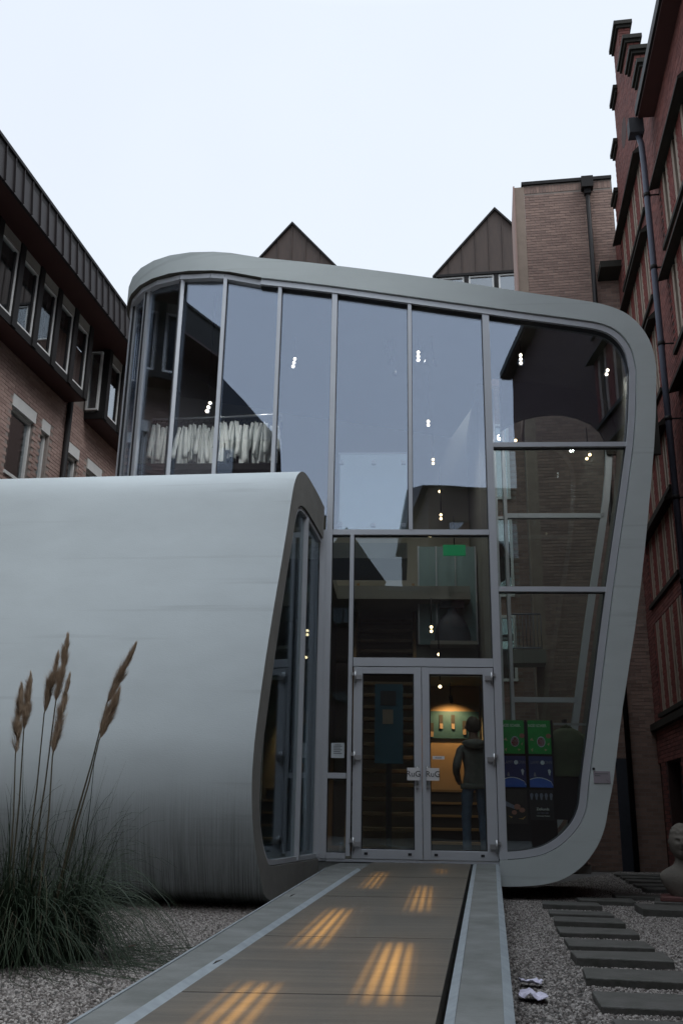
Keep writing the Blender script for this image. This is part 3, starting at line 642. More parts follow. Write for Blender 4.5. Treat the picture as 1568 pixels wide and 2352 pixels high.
for i, (a, b_, c, d) in enumerate(lw + lower):
    win = window(ptL, LB, a + 0.015, b_ - 0.015, c + 0.02, d - 0.21, 0.05, fw=0.05)
    m = MB(); pbox(m, ptL, a - 0.01, b_ + 0.01, -0.02, 0.12, d - 0.205, d + 0.005); m.build('blind_box', M['pale'], win)
    m = MB(); pbox(m, ptL, a - 0.02, b_ + 0.02, -0.035, 0.10, c - 0.04, c + 0.015); m.build('sill', M['pale'], win)
    if 5 < c:
        m = MB(); pbox(m, ptL, a + 0.05, a + 0.05 + (b_ - a) * 0.42, 0.2, 0.22, c + 0.05, d - 0.3); m.build('curtain', M['inwall'], win)
# bays of dark posts and tilted-in windows, standing out over the wall
def bay(t0, t1, ends, name='bay'):
    par = pb(ptL, 'bay', 'dark', LB, t0, t1, -0.42, 0.02, 8.42, 8.56)       # bottom board
    m = MB(); pbox(m, ptL, t0 + 0.02, t1 - 0.02, -0.405, -0.0, 8.405, 8.419); m.build('bay_soffit', M['soffit'], par)
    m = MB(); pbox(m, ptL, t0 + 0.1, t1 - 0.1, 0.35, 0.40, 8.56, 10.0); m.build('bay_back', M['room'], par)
    for e in ends:
        m = MB(); pbox(m, ptL, e - 0.075, e + 0.075, -0.44, -0.22, 8.43, 9.99); m.build('post', M['dark'], par)
    for a, b_ in zip(ends[:-1], ends[1:]):
        wa, wb = a + 0.08, b_ - 0.08
        m = MB(); fw = 0.04; z0, z1 = 8.57, 9.78
        pbox(m, ptL, wa, wa + fw, -0.40, -0.34, z0, z1); pbox(m, ptL, wb - fw, wb, -0.40, -0.34, z0, z1); pbox(m, ptL, wa + fw, wb - fw, -0.398, -0.34, z0, z0 + fw); pbox(m, ptL, wa + fw, wb - fw, -0.398, -0.34, z1 - fw, z1)
        m.build('bay_window', M['pale'], par)
        m = MB(); pbox(m, ptL, wa + fw, wa + fw + 0.03, -0.385, -0.345, z0 + fw, z1 - fw); pbox(m, ptL, wb - fw - 0.05, wb - fw, -0.385, -0.345, z0 + fw, z1 - fw); m.build('sash', M['dark'], par)
        m = MB(); pbox(m, ptL, wa + fw, wb - fw, -0.37, -0.36, z0 + fw, z1 - fw); m.build('bay_pane', M['winglass'], par)
        m = MB(); pbox(m, ptL, wa, wb, -0.412, -0.30, z1 + 0.002, z1 + 0.19); m.build('blind_box', M['blind'], par)
bay(10.3, 15.62, [10.45, 11.2, 11.95, 12.70, 13.42, 14.14, 14.86, 15.55])
bay(16.45, 20.0, [16.55, 17.27, 17.99, 18.71, 19.43])
# window in the near end of the second bay
m = MB(); ptE = lambda s, d, z: SI.P(PL + s, 16.44 + d, z)
window(ptE, LB, 0.04, 0.30, 8.60, 9.9, -0.035, fw=0.035, room=False)
one(SI, 'eave_soffit', M['soffit'], LB, PL - 0.2, -7.02, -6, 26, 9.97, 10.02)
fp = bpy.data.objects.new('fascia', None)
m = MB(); m.box(SI, -7.06, -7.03, -6, 26, 10.03, 10.60); fas = m.build('fascia', M['dark'], LB)
k = 0; t = 9.0
while t < 21.0:
    m = MB(); 
    m.add([SI.P(-6.98, t + 0.012, 9.96), SI.P(-6.98, t + 0.278, 9.96), SI.P(-7.04, t + 0.278, 10.60), SI.P(-7.04, t + 0.012, 10.60), SI.P(-7.03, t + 0.012, 9.96), SI.P(-7.03, t + 0.278, 9.96), SI.P(-7.06, t + 0.278, 10.60), SI.P(-7.06, t + 0.012, 10.60)], [(0, 1, 2, 3), (7, 6, 5, 4), (0, 4, 5, 1), (1, 5, 6, 2), (2, 6, 7, 3), (3, 7, 4, 0)])
    m.build('fascia_panel', M['fascia'], fas)
    m = MB(); m.bar(SI.P(-6.965, t, 9.965), SI.P(-7.025, t, 10.605), 0.016, 0.03); m.build('standing_seam', M['fascia'], fas)
    t += 0.29
m = MB(); m.box(SI, -7.3, -7.0, -6, 26, 10.605, 10.66); m.build('roof_edge', M['dark'], LB)
m = MB(); m.add([SI.P(-7.1, -6, 10.64), SI.P(-7.1, 26, 10.64), SI.P(-12.0, 26, 12.2), SI.P(-12.0, -6, 12.2)], [(0, 1, 2, 3)]); m.build('roof', M['dark'], LB, fix=False)
m = MB(); dpx = PL + 0.07; m.tube([SI.P(dpx, 15.72, 8.5), SI.P(dpx, 15.72, 0)], 0.055, 10); m.build('downpipe', M['dark'], LB)

# ------------------------------------------------------------------ brown brick building closing the court
TB = 18.8
BB = thing('brown_brick_building', 'tall brown brick building with downpipe behind the glass museum', 'building', SI.P(2, TB + 1, 0))
ptB = lambda s, d, z: SI.P(s, TB + d, z)
w = holed_wall(ptB, 1.16, 3.12, -0.1, 14.84, []).build('wall', mat('brown_mortar', (0.29, 0.25, 0.22), 0.9, var=0.4, vscale=20), BB, fix=False)
bricks(ptB, 1.16, 3.12, 0.02, 14.6, None, seed=5).build('brickwork', M['brick_b'], w, fix=False, kind='stuff')
m = MB()
s = 1.16
while s < 3.05:
    pbox(m, ptB, s, s + 0.058, -0.009, 0, 14.62, 14.80); s += 0.069
m.build('soldier_course', M['brick_b'], w, fix=False, kind='stuff')
pb(ptB, 'coping', 'dark', BB, 1.10, 3.12, -0.05, 0.3, 14.84, 14.92)
# pale corner strip and the recessed face left of it
pb(ptB, 'corner_strip', 'cream', BB, 0.94, 1.158, -0.02, 0.5, -0.1, 14.80)
ptB2 = lambda s, d, z: SI.P(s, TB + 1.2 + d, z)
hb = [(0.2, 0.62, 7.6, 9.4), (0.2, 0.62, 5.4, 7.2), (0.2, 0.62, 3.6, 5.0)]
w2 = holed_wall(ptB2, -1.5, 1.0, -0.1, 11.0, hb, 0.15).build('wall', M['mortar_l'], BB, fix=False)
bricks(ptB2, -0.6, 0.95, 2.5, 10.98, notin(hb), seed=6).build('brickwork', M['brick_b'], w2, fix=False, kind='stuff')
for a, b_, c, d in hb: window(ptB2, BB, a, b_, c, d, -0.05, fw=0.06)
m = MB()
pbox(m, ptB, 0.905, 0.94, -0.05, 1.3, 9, 14.82); m.build('corner_trim', M['brick_l'], BB)
m = MB(); m.tube([ptB(2.56, -0.09, 14.5), ptB(2.56, -0.09, 0)], 0.05, 10); m.build('downpipe', M['dark'], BB)
pb(ptB, 'rain_hopper', 'dark', BB, 2.43, 2.69, -0.22, -0.02, 14.55, 14.83); pb(ptB, 'rain_hopper', 'dark', BB, 2.49, 2.63, -0.16, -0.03, 14.42, 14.548)
# balcony rail, dark doorway and door leaf low on that wall
BR = thing('balcony_railing', 'thin grey balcony railing on brick wall seen through the glass', 'railing', ptB(0.8, -0.6, 4.0))
m = MB()
for z in (4.02, 4.68): m.tube([ptB(0.48, -0.5, z), ptB(1.04, -0.5, z)], 0.014, 8)
m.build('rail', M['pipe'], BR)
for k in range(9):
    m = MB(); x = 0.48 + k * 0.07; m.tube([ptB(x, -0.5, 4.0), ptB(x, -0.5, 4.68)], 0.007, 6); m.build('baluster', M['pipe'], BR)
pb(ptB, 'balcony_slab', 'inwall', BR, 0.42, 1.10, -0.58, 0.0, 3.72, 3.98)
pb(ptB, 'service_door', 'slate', BB, 2.32, 2.62, -0.04, 0.0, 0.0, 2.0)

# ------------------------------------------------------------------ copper gables further back
def gable(apex_px, half, base_drop, T, label, win):
    pa, za = bz(*apex_px, T)
    G = thing('copper_gable_house', label, 'building', SI.P(pa, T + 2, 0), 'copper clad gables behind the museum')
    sl = 1.18; H = half * sl
    n = max(6, int(2 * half / 0.42)); step = 2 * half / n
    for i in range(n):
        a = -half + i * step + 0.008; b = a + step - 0.016
        za0, zb0 = za - abs(a) * sl, za - abs(b) * sl; mid = [(pa + a, za0)] + ([(pa, za)] if a < 0 < b else []) + [(pa + b, zb0)]
        m = MB(); pts = [SI.P(pa + a, T, za - H - base_drop), *[SI.P(x, T, z_) for x, z_ in mid], SI.P(pa + b, T, za - H - base_drop)]
        m.prism(pts, SI.e2 * 0.04); m.build('cladding_panel', M['copper'], G)
        if i: m = MB(); x = pa - half + i * step; m.box(SI, x - 0.012, x + 0.012, T - 0.03, T + 0.03, za - H - base_drop, za - abs(x - pa) * sl); m.build('standing_seam', M['copper'], G)
    for s in (-1, 1):
        m = MB(); d = 6.0
        m.add([SI.P(pa, T - 0.08, za + 0.06), SI.P(pa + s * (half + 0.1), T - 0.08, za + 0.06 - (half + 0.1) * sl), SI.P(pa + s * (half + 0.1), T + d, za + 0.06 - (half + 0.1) * sl), SI.P(pa, T + d, za + 0.06),
               SI.P(pa, T - 0.08, za - 0.03), SI.P(pa + s * (half + 0.1), T - 0.08, za - 0.03 - (half + 0.1) * sl), SI.P(pa + s * (half + 0.1), T + d, za - 0.03 - (half + 0.1) * sl), SI.P(pa, T + d, za - 0.03)],
              [(0, 1, 2, 3), (7, 6, 5, 4), (0, 4, 5, 1), (1, 5, 6, 2), (2, 6, 7, 3), (3, 7, 4, 0)]); m.build('roof', M['dark'], G)
    ptG = lambda s, d, z: SI.P(pa + s, T + d, z)
    zt = za - H - base_drop
    zt = za - H - base_drop
    one(SI, 'cladding_edge', M['dark'], G, pa - half, pa + half, T - 0.06, T + 0.1, zt - 0.08, zt)
    m = MB(); m.box(SI, pa - half * 0.66, pa + half, T + 0.3, T + 6, 0, zt - 0.085); m.build('wall', M['brick_b'], G)
    x = -half + 0.1
    while x + 0.75 < half and win:
        window(ptG, G, x, x + 0.78, zt - 1.4, zt - 0.09, 0.0, fw=0.05, room=False); 
        pb(ptG, 'post', 'dark', G, x + 0.80, x + 0.90, -0.04, 0.25, zt - 1.4, zt - 0.085); x += 0.92
    return G
gable((672, 515), 2.3, 0.3, 26.0, 'brown copper clad gable peeking over the highest part of the roof band', False)
gable((1135, 482), 1.9, 0.02, 26.0, 'brown copper clad gable with white windows beside the brick tower', True)

# ------------------------------------------------------------------ red brick building on the right with stepped gable
PR = 3.10
RB = thing('red_brick_building', 'dark red brick building with stepped gable and stone hoods', 'building', SI.P(PR + 1, 14, 0))
ptR = lambda s, d, z: SI.P(PR + d, s, z)
gsteps = [(16.28, 17.0, 16.80), (15.51, 16.28, 15.68), (14.97, 15.51, 14.90), (14.44, 14.97, 14.10), (17.0, 17.5, 15.80), (17.5, 17.95, 14.84), (17.95, 18.4, 13.92)]
openA = [15.25, 18.05]; openB = [11.6, 13.95]; openC = [18.9, 21.2]; openD = [8.0, 10.6]
holes = []
rowsA = [(11.55, 12.75), (9.75, 11.05), (7.95, 9.3), (6.2, 7.3), (4.75, 6.0)]
rowsB = [(9.9, 11.15), (8.0, 9.4), (6.1, 7.4)]
rowsC = [(4.72, 7.0)]
for z0, z1 in rowsA: holes.append((*openA, z0, z1))
for z0, z1 in rowsB: holes.append((*openB, z0, z1)); holes.append((*openD, z0, z1))
for z0, z1 in rowsC: holes.append((*openC, z0, z1))
holes += [(15.25, 18.05, 2.75, 4.4), (18.9, 21.2, 2.75, 4.4), (11.6, 13.95, 2.75, 4.4)]
doorh = [(18.55, 19.6, 0.0, 1.9), (16.6, 17.9, 0.5, 1.9)]
w = holed_wall(ptR, 1.0, 24.0, -0.1, 13.2, holes + doorh, 0.3).build('wall', M['mortar_r'], RB, fix=False)
bricks(ptR, 11.0, 23.5, 0.05, 13.2, notin(holes + doorh), seed=8).build('brickwork', M['brick_r'], w, fix=False, kind='stuff')
gm = MB()
for a, b_, zt in gsteps: pbox(gm, ptR, a, b_, 0.0, 0.22, 13.2, zt - 0.02)
gw = gm.build('gable', M['mortar_r'], RB)
bm_ = MB()
for k, (a, b_, zt) in enumerate(gsteps):
    q = bricks(ptR, a, b_, 13.22, zt - 0.12, None, seed=20 + k); bm_.add(q.v, q.f)
    q = bricks(lambda s, d, z: SI.P(PR + s, a + d, z), 0.0, 0.22, 13.22, zt - 0.12, None, seed=40 + k); bm_.add(q.v, q.f)
bm_.build('brickwork', M['brick_r'], gw, fix=False, kind='stuff')
for a, b_, zt in gsteps:
    m = MB(); pbox(m, ptR, a - 0.08, b_ + 0.05, -0.10, 0.27, zt - 0.07, zt + 0.02); pbox(m, ptR, a - 0.045, b_ + 0.03, -0.055, 0.245, zt - 0.14, zt - 0.072); m.build('gable_cap', M['hood'], gw)
m = MB(); m.tube([ptR(16.65, -0.012, 14.35), ptR(16.65, 0.03, 14.35)], 0.30, 24); m.build('round_recess', M['mortar_r'], RB)
# windows of narrow lights between bright piers, under dark sloping hoods
def light_group(t0, t1, z0, z1, hood=True, n=None):
    m = MB()
    n = n or max(2, round((t1 - t0) / 0.78)); st = (t1 - t0) / n
    if hood:
        z = z1
        m.add([ptR(t0 - 0.12, -0.17, z - 0.09), ptR(t1 + 0.12, -0.17, z - 0.09), ptR(t1 + 0.12, 0.28, z + 0.02), ptR(t0 - 0.12, 0.28, z + 0.02), ptR(t0 - 0.12, -0.17, z - 0.05), ptR(t1 + 0.12, -0.17, z - 0.05), ptR(t1 + 0.12, 0.0, z + 0.12), ptR(t0 - 0.12, 0.0, z + 0.12)],
              [(3, 2, 1, 0), (4, 5, 6, 7), (0, 1, 5, 4), (1, 2, 6, 5), (2, 3, 7, 6), (3, 0, 4, 7)]); h = m.build('window_hood', M['hood'], RB)
    else: h = RB
    for i in range(n + 1):
        c = t0 + i * st; hw = 0.18
        a, b_ = max(c - hw, t0), min(c + hw, t1)
        mm = bricks(lambda s, d, z: ptR(s, 0.0 + d, z), a, b_, z0 + 0.02, z1 - 0.02, None, bl=0.15, seed=int(c * 10)); 
        pbox(mm, ptR, a, b_, 0.0, 0.28, z0, z1 - 0.01)
        mm.build('pier', M['pier'], RB, fix=False)
    for i in range(n):
        a, b_ = t0 + i * st + 0.182, t0 + (i + 1) * st - 0.182
        mm = MB(); pbox(mm, ptR, a, a + 0.13, -0.004, 0.25, z0, z1 - 0.01); pbox(mm, ptR, b_ - 0.13, b_, -0.004, 0.25, z0, z1 - 0.01); pbox(mm, ptR, a + 0.13, b_ - 0.13, 0.0, 0.25, z0, z0 + 0.08)
        wo_ = mm.build('window', M['cream'], RB)
        mm = MB(); pbox(mm, ptR, a + 0.13, b_ - 0.13, 0.06, 0.07, z0 + 0.08, z1 - 0.01); mm.build('pane', M['winglass'], wo_)
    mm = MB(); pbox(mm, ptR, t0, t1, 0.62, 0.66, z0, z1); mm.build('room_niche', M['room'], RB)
    pb(ptR, 'sill', 'hood', RB, t0 - 0.03, t1 + 0.03, -0.06, 0.12, z0 - 0.07, z0 + 0.004)
for z0, z1 in rowsA: light_group(*openA, z0, z1)
for z0, z1 in rowsB: light_group(*openB, z0, z1); light_group(*openD, z0, z1)
for z0, z1 in rowsC: light_group(*openC, z0, z1)
for a, b_ in ((15.25, 18.05), (18.9, 21.2), (11.6, 13.95)): light_group(a, b_, 2.75, 4.4, False)
m = MB(); m.add([ptR(1.0, 0, -0.1), ptR(1.0, 8, -0.1), ptR(1.0, 8, 12.6), ptR(1.0, 4, 17.5), ptR(1.0, 0, 12.6)], [(0, 1, 2, 3, 4)]); m.build('end_wall', M['brick_r'], RB, fix=False)
pb(ptR, 'string_course', 'hood', RB, 11.0, 23.5, -0.10, 0.0, 2.50, 2.62)
m = MB(); pbox(m, ptR, 19.2, 19.36, -0.03, 0.0, 0.05, 1.5); m.build('lit_door_pane', M['brass_glow'], RB)
pb(ptR, 'door', 'slate', RB, 18.57, 19.58, 0.2, 0.25, 0.0, 1.9); pb(ptR, 'basement_window', 'slate', RB, 16.6, 17.9, 0.2, 0.25, 0.5, 1.9)
# eave, gutter, brackets and slate
m = MB(); pbox(m, ptR, 0.9, 13.85, -0.28, 0.0, 12.38, 12.42); m.build('eave_soffit', M['soffit'], RB)
m = MB(); pbox(m, ptR, 0.9, 13.85, -0.32, -0.16, 12.42, 12.60); gut = m.build('gutter', M['dark'], RB)
m = MB(); m.add([ptR(0.9, -0.2, 12.605), ptR(14.1, -0.2, 12.605), ptR(14.1, 4.0, 17.6), ptR(0.9, 4.0, 17.6)], [(0, 1, 2, 3)]); m.build('roof', M['slate'], RB, fix=False)
m = MB(); pbox(m, ptR, 9.0, 11.3, -0.10, 1.5, 12.61, 15.6); dm = m.build('dormer', M['slate'], RB)
for k in range(9): m = MB(); pbox(m, ptR, 8.97, 11.33, -0.13, -0.105, 12.65 + k * 0.32, 12.65 + k * 0.32 + 0.30); m.build('slate_board', M['slate'], dm)
for k in range(9): m = MB(); pbox(m, ptR, 11.305, 11.33, -0.1, 1.4, 12.65 + k * 0.32, 12.65 + k * 0.32 + 0.30); m.build('slate_board', M['slate'], dm)
m = MB(); m.tube([ptR(14.0, -0.35, 12.5), ptR(14.05, -0.22, 12.0), ptR(14.1, -0.2, 11.6), ptR(14.1, -0.2, 0)], 0.05, 12); dpp = m.build('downpipe', M['pipe'], RB)
for z in (11.0, 9.6, 8.2, 6.9, 5.6, 4.3): 
    m = MB(); m.tube([ptR(14.1, -0.2, z - 0.035), ptR(14.1, -0.2, z + 0.035)], 0.06, 12); m.bar(ptR(14.1, -0.2, z), ptR(14.1, 0.0, z), 0.02, 0.02); m.build('pipe_clamp', M['dark'], dpp)
pb(ptR, 'rain_hopper', 'ink', RB, 13.90, 14.12, -0.42, -0.18, 12.15, 12.45)
# small hooded porch at the far end
pb(ptR, 'far_hood', 'hood', RB, 18.2, 20.2, -0.45, 0.0, 12.2, 12.35)

# ------------------------------------------------------------------ houses behind the photographer (mirrored in the glass)
def back_house(name, label, p0, p1, t0, t1, ze, zr, ax):
    H = thing(name, label, 'building', SI.P((p0 + p1) / 2, (t0 + t1) / 2, 0))
    one(SI, 'wall', M['brick_k'], H, p0, p1, t0, t1, -0.1, ze)
    m = MB()
    if ax == 'p': pts = [SI.P(p0 - 0.3, t1 + 0.3, ze), SI.P(p1 + 0.3, t1 + 0.3, ze), SI.P((p0 + p1) / 2, t1 + 0.3, zr)]; m.prism(pts, SI.e2 * -(t1 - t0 + 0.6))
    else: pts = [SI.P(p0 - 0.3, t0 - 0.3, ze), SI.P(p0 - 0.3, t1 + 0.3, ze), SI.P(p0 - 0.3, (t0 + t1) / 2, zr)]; m.prism(pts, SI.e1 * (p1 - p0 + 0.6))
    m.build('roof', M['slate'], H)
    ptH = lambda s, d, z: SI.P(s, t1 - d, z)
    z = 2.0
    while z + 1.6 < ze:
        s = p0 + 0.8
        while s + 1.0 < p1: window(ptH, H, s, s + 1.0, z, z + 1.6, -0.05, mt='hood', room=False); s += 2.0
        z += 3.0
back_house('flat_topped_house', 'tall dark brick house behind the ramp end on the right', 2.6, 11.0, -24, -13, 14.0, 15.8, 't')
back_house('gabled_house', 'small brick house with slate gable behind the ramp end', -2.15, 0.52, -24, -13, 9.8, 12.1, 'p')
back_house('tall_gabled_house', 'tall brick house with steep slate gable behind the left wing', -13.4, -4.0, -26, -13, 15.8, 21.4, 'p')
LK = thing('link_building', 'low flat brick building between the houses behind the ramp end', 'building', SI.P(1.6, -18, 0)); one(SI, 'wall', M['brick_k'], LK, 0.53, 2.59, -23, -13.02, -0.1, 9.5); one(SI, 'roof', M['slate'], LK, 0.53, 2.59, -23, -12.95, 9.501, 9.7)

# ------------------------------------------------------------------ inside the museum
# open wooden stair on the left of the hall
ST = thing('open_staircase', 'open wooden staircase rising behind the left glass door', 'staircase', FA.P(0.65, 3, 0.41))
nst = 20
for i in range(nst):
    z = 0.72 + i * 0.20; w0 = 1.5 + i * 0.145
    m = MB(); m.box(FA, 0.10, 1.02, w0, w0 + 0.26, z, z + 0.055); m.build('tread', M['wood_dark'], ST, bevel=0.006)
for u in (0.06, 1.05):
    m = MB(); m.bar(FA.P(u, 1.35, 0.45), FA.P(u, 1.55 + nst * 0.145, 0.85 + nst * 0.2), 0.05, 0.20); m.build('stringer', M['wood'], ST)
S2 = thing('lower_staircase', 'warmly lit wooden steps behind the right glass door', 'staircase', FA.P(1.55, 2.4, 0.41))
for i in range(5):
    z = 0.41 + i * 0.18
    m = MB(); m.box(FA, 1.10, 2.02, 1.7 + i * 0.25, 3.2, z, z + 0.145); m.build('riser', M['ink'], S2)
    m = MB(); m.box(FA, 1.10, 2.02, 1.67 + i * 0.25, 1.98 + i * 0.25, z + 0.147, z + 0.18); m.build('tread', M['wood'], S2)
# lit exhibition wall, teal panels, exhibits
EW = thing('exhibition_wall', 'orange lit exhibition wall behind the right glass door', 'wall', FA.P(1.6, 3.6, 0.41))
one(FA, 'wall_face', M['orange'], EW, 1.10, 2.10, 3.45, 3.55, 0.41, 2.95)
TPn = thing('display_panel', 'teal display panel with small exhibits on the orange wall', 'display panel', FA.P(1.6, 3.4, 2.1))
one(FA, 'panel', M['teal'], TPn, 1.22, 2.08, 3.40, 3.445, 2.12, 2.55)
for u, z in ((1.32, 2.20), (1.47, 2.33), (1.66, 2.33), (1.84, 2.24)):
    one(FA, 'exhibit_niche', M['ink'], TPn, u - 0.03, u + 0.03, 3.385, 3.398, z, z + 0.16); one(FA, 'exhibit', M['cream'], TPn, u - 0.025, u + 0.025, 3.36, 3.384, z - 0.06, z + 0.02)
TP2 = thing('tall_display_panel', 'tall teal panel with pale picture in front of the open staircase', 'display panel', FA.P(0.64, 1.38, 0.41))
one(FA, 'panel', M['teal'], TP2, 0.44, 0.84, 1.36, 1.40, 1.62, 2.72)
one(FA, 'picture', M['cream'], TP2, 0.55, 0.70, 1.345, 1.358, 2.16, 2.36); one(FA, 'picture', M['ink'], TP2, 0.52, 0.74, 1.345, 1.358, 2.42, 2.62)
one(FA, 'foot', M['dark'], TP2, 0.60, 0.68, 1.375, 1.41, 0.41, 1.62)
def lamp(loc, energy, col, size, name='warm_lamp', spot=None, aim=None, blend=0.6, par=None):
    l = bpy.data.lights.new(name, 'SPOT' if spot else 'POINT'); l.energy = energy; l.color = col; l.shadow_soft_size = size
    if spot: l.spot_size = spot; l.spot_blend = blend
    o = bpy.data.objects.new(name, l); COL.objects.link(o); o.location = Vector(loc) - parent_world(par)
    if par: o.parent = par
    if aim is not None: o.rotation_euler = (Vector(aim) - Vector(loc)).to_track_quat('-Z', 'Y').to_euler()
    return o
WL = thing('wall_washer_lamp', 'small lamp washing the orange exhibition wall with light', 'lamp', FA.P(1.6, 2.95, 2.72))
m = MB(); m.tube([FA.P(1.6, 2.95, 2.74), FA.P(1.62, 3.02, 2.66)], 0.03, 10); m.build('housing', M['dark'], WL)
m = MB(); m.tube([FA.P(1.6, 2.95, 2.74), FA.P(1.6, 2.95, 2.96)], 0.008, 6); m.build('stem', M['dark'], WL)
lamp(FA.P(1.62, 3.03, 2.63), 30, (1, 0.55, 0.22), 0.03, spot=R(120), aim=FA.P(1.62, 3.42, 2.1), par=WL)
one(FA, 'ceiling', M['inwall'], EW, 1.08, 2.10, 2.3, 3.56, 2.96, 3.05)
one(FA, 'upper_landing_wall', M['inwall'], EW, 1.08, 2.10, 3.45, 3.55, 3.051, 3.6)
GS = thing('glass_screen', 'pale teal screen above the doors behind the exit sign', 'screen', FA.P(1.6, 3.2, 3.62))
one(FA, 'panel', mat('teal_glass_screen', (0.20, 0.29, 0.29), 0.4, var=0.3, vscale=2), GS, 1.12, 2.08, 3.30, 3.33, 3.62, 5.3)
for u in (1.12, 1.42, 1.74, 2.08): one(FA, 'post', M['steel'], GS, u - 0.012, u + 0.012, 3.27, 3.295, 3.62, 5.3)
DX = thing('domed_exhibit', 'dark domed exhibit with a flat crossbar on top before the teal screen', 'exhibit', FA.P(1.66, 3.1, 3.62))
m = MB(); prof = [(0.30, 3.62), (0.29, 3.75), (0.25, 3.90), (0.18, 4.02), (0.10, 4.10), (0.08, 4.16), (0.08, 4.24)]; n = 24; vs = [FA.P(1.66 + r_ * math.cos(2 * math.pi * j / n), 3.05 + 0.5 * r_ * math.sin(2 * math.pi * j / n), z) for r_, z in prof for j in range(n)]
m.add(vs, [(k * n + j, k * n + (j + 1) % n, (k + 1) * n + (j + 1) % n, (k + 1) * n + j) for k in range(len(prof) - 1) for j in range(n)], 0, True); m.build('dome', M['slate'], DX)
one(FA, 'crossbar', M['slate'], DX, 1.46, 1.86, 3.0, 3.1, 4.18, 4.30); one(FA, 'finial', M['slate'], DX, 1.60, 1.72, 3.0, 3.1, 4.301, 4.37)
one(FA, 'stand', M['inwall'], DX, 1.30, 2.05, 2.9, 3.25, 3.56, 3.619)
# ceiling spotlights: triple heads
LAMPS = []
def spotlight(u, w, z, n, lab, hang=None, warm=False, tilt=0.0):
    S = thing('ceiling_spotlight', lab, 'spotlight', FA.P(u, w, z), 'ceiling spotlights inside the museum')
    m = MB(); m.tube([FA.P(u, w, z + 0.09), FA.P(u, w, hang or (z + 0.2))], 0.010, 6); m.build('stem', M['dark'], S)
    for k in range(n):
        zz = z + (k - (n - 1) / 2) * 0.066; uu = u + tilt * (k - (n - 1) / 2)
        m = MB(); m.tube([FA.P(uu, w + 0.05, zz + 0.02), FA.P(uu, w, zz)], [0.03, 0.034], 12); m.build('lamp_head', M['dark'], S)
        m = MB(); m.tube([FA.P(uu, w - 0.002, zz), FA.P(uu, w - 0.012, zz - 0.004)], [0.024, 0.016], 12); m.build('bulb', M['lampw' if warm else 'lamp'], S)
    return S
def at_px(x, y, w): return (*fz(x, y, w),)
for x, y, w, n, lab, tl in ((675, 833, 1.6, 3, 'triple spotlight lit above the coat rail end', 0.012), (960, 818, 1.0, 3, 'triple spotlight lit above the balustrade end', 0), (1195, 825, 0.8, 3, 'triple spotlight lit in the top right pane near its mullion', 0), (1393, 855, 0.8, 2, 'double spotlight lit in the curved top right corner', 0.02), (983, 972, 2.2, 2, 'double spotlight lit lower behind the tall centre pane', 0), (479, 935, 0.55, 3, 'triple spotlight lit above the white coats', 0.02)):
    u, z = at_px(x, y, w); S_ = spotlight(u, w, z, n, lab, min(ZR(u) - 0.05, z + 2.2), tilt=tl); lamp(FA.P(u, w - 0.06, z - 0.05), 24 if x < 500 else 30, (1, 0.97, 0.94), 0.05, spot=R(150), aim=FA.P(u, w + (1.2 if x < 500 else 0.3), z - (1.0 if x < 500 else 2.0)), par=S_)
for x, y, w, n, lab, wm in ((1180, 1016, 2.0, 2, 'pair of lamps lit against the rear glazing beside the pale corner strip', True), (1350, 1049, 2.0, 2, 'pair of lamps lit against the rear glazing by the curved frame', True), (994, 1060, 2.6, 2, 'lamp pair lit in front of the dark reflected gable', True), (1009, 1129, 3.0, 1, 'single small lamp lit below the lamp pair', True), (1012, 1187, 2.6, 2, 'warm lamp lit just above the floor edge', True), (990, 1445, 2.6, 2, 'warm lamp lit above the double doors', True), (1007, 1503, 2.8, 1, 'single warm lamp lit just over the door head', True), (1010, 1577, 1.5, 1, 'single lamp lit behind the right door top', True)):
    u, z = at_px(x, y, w); S_ = spotlight(u, w, z, n, lab, z + 0.5, warm=wm, tilt=0.05 if n == 2 and x > 1100 else 0.0)
    if y == 1577: lamp(FA.P(u, w - 0.05, z - 0.04), 14, (1, 0.62, 0.30), 0.03, spot=R(80), aim=FA.P(1.5, 2.3, 0.8), par=S_)
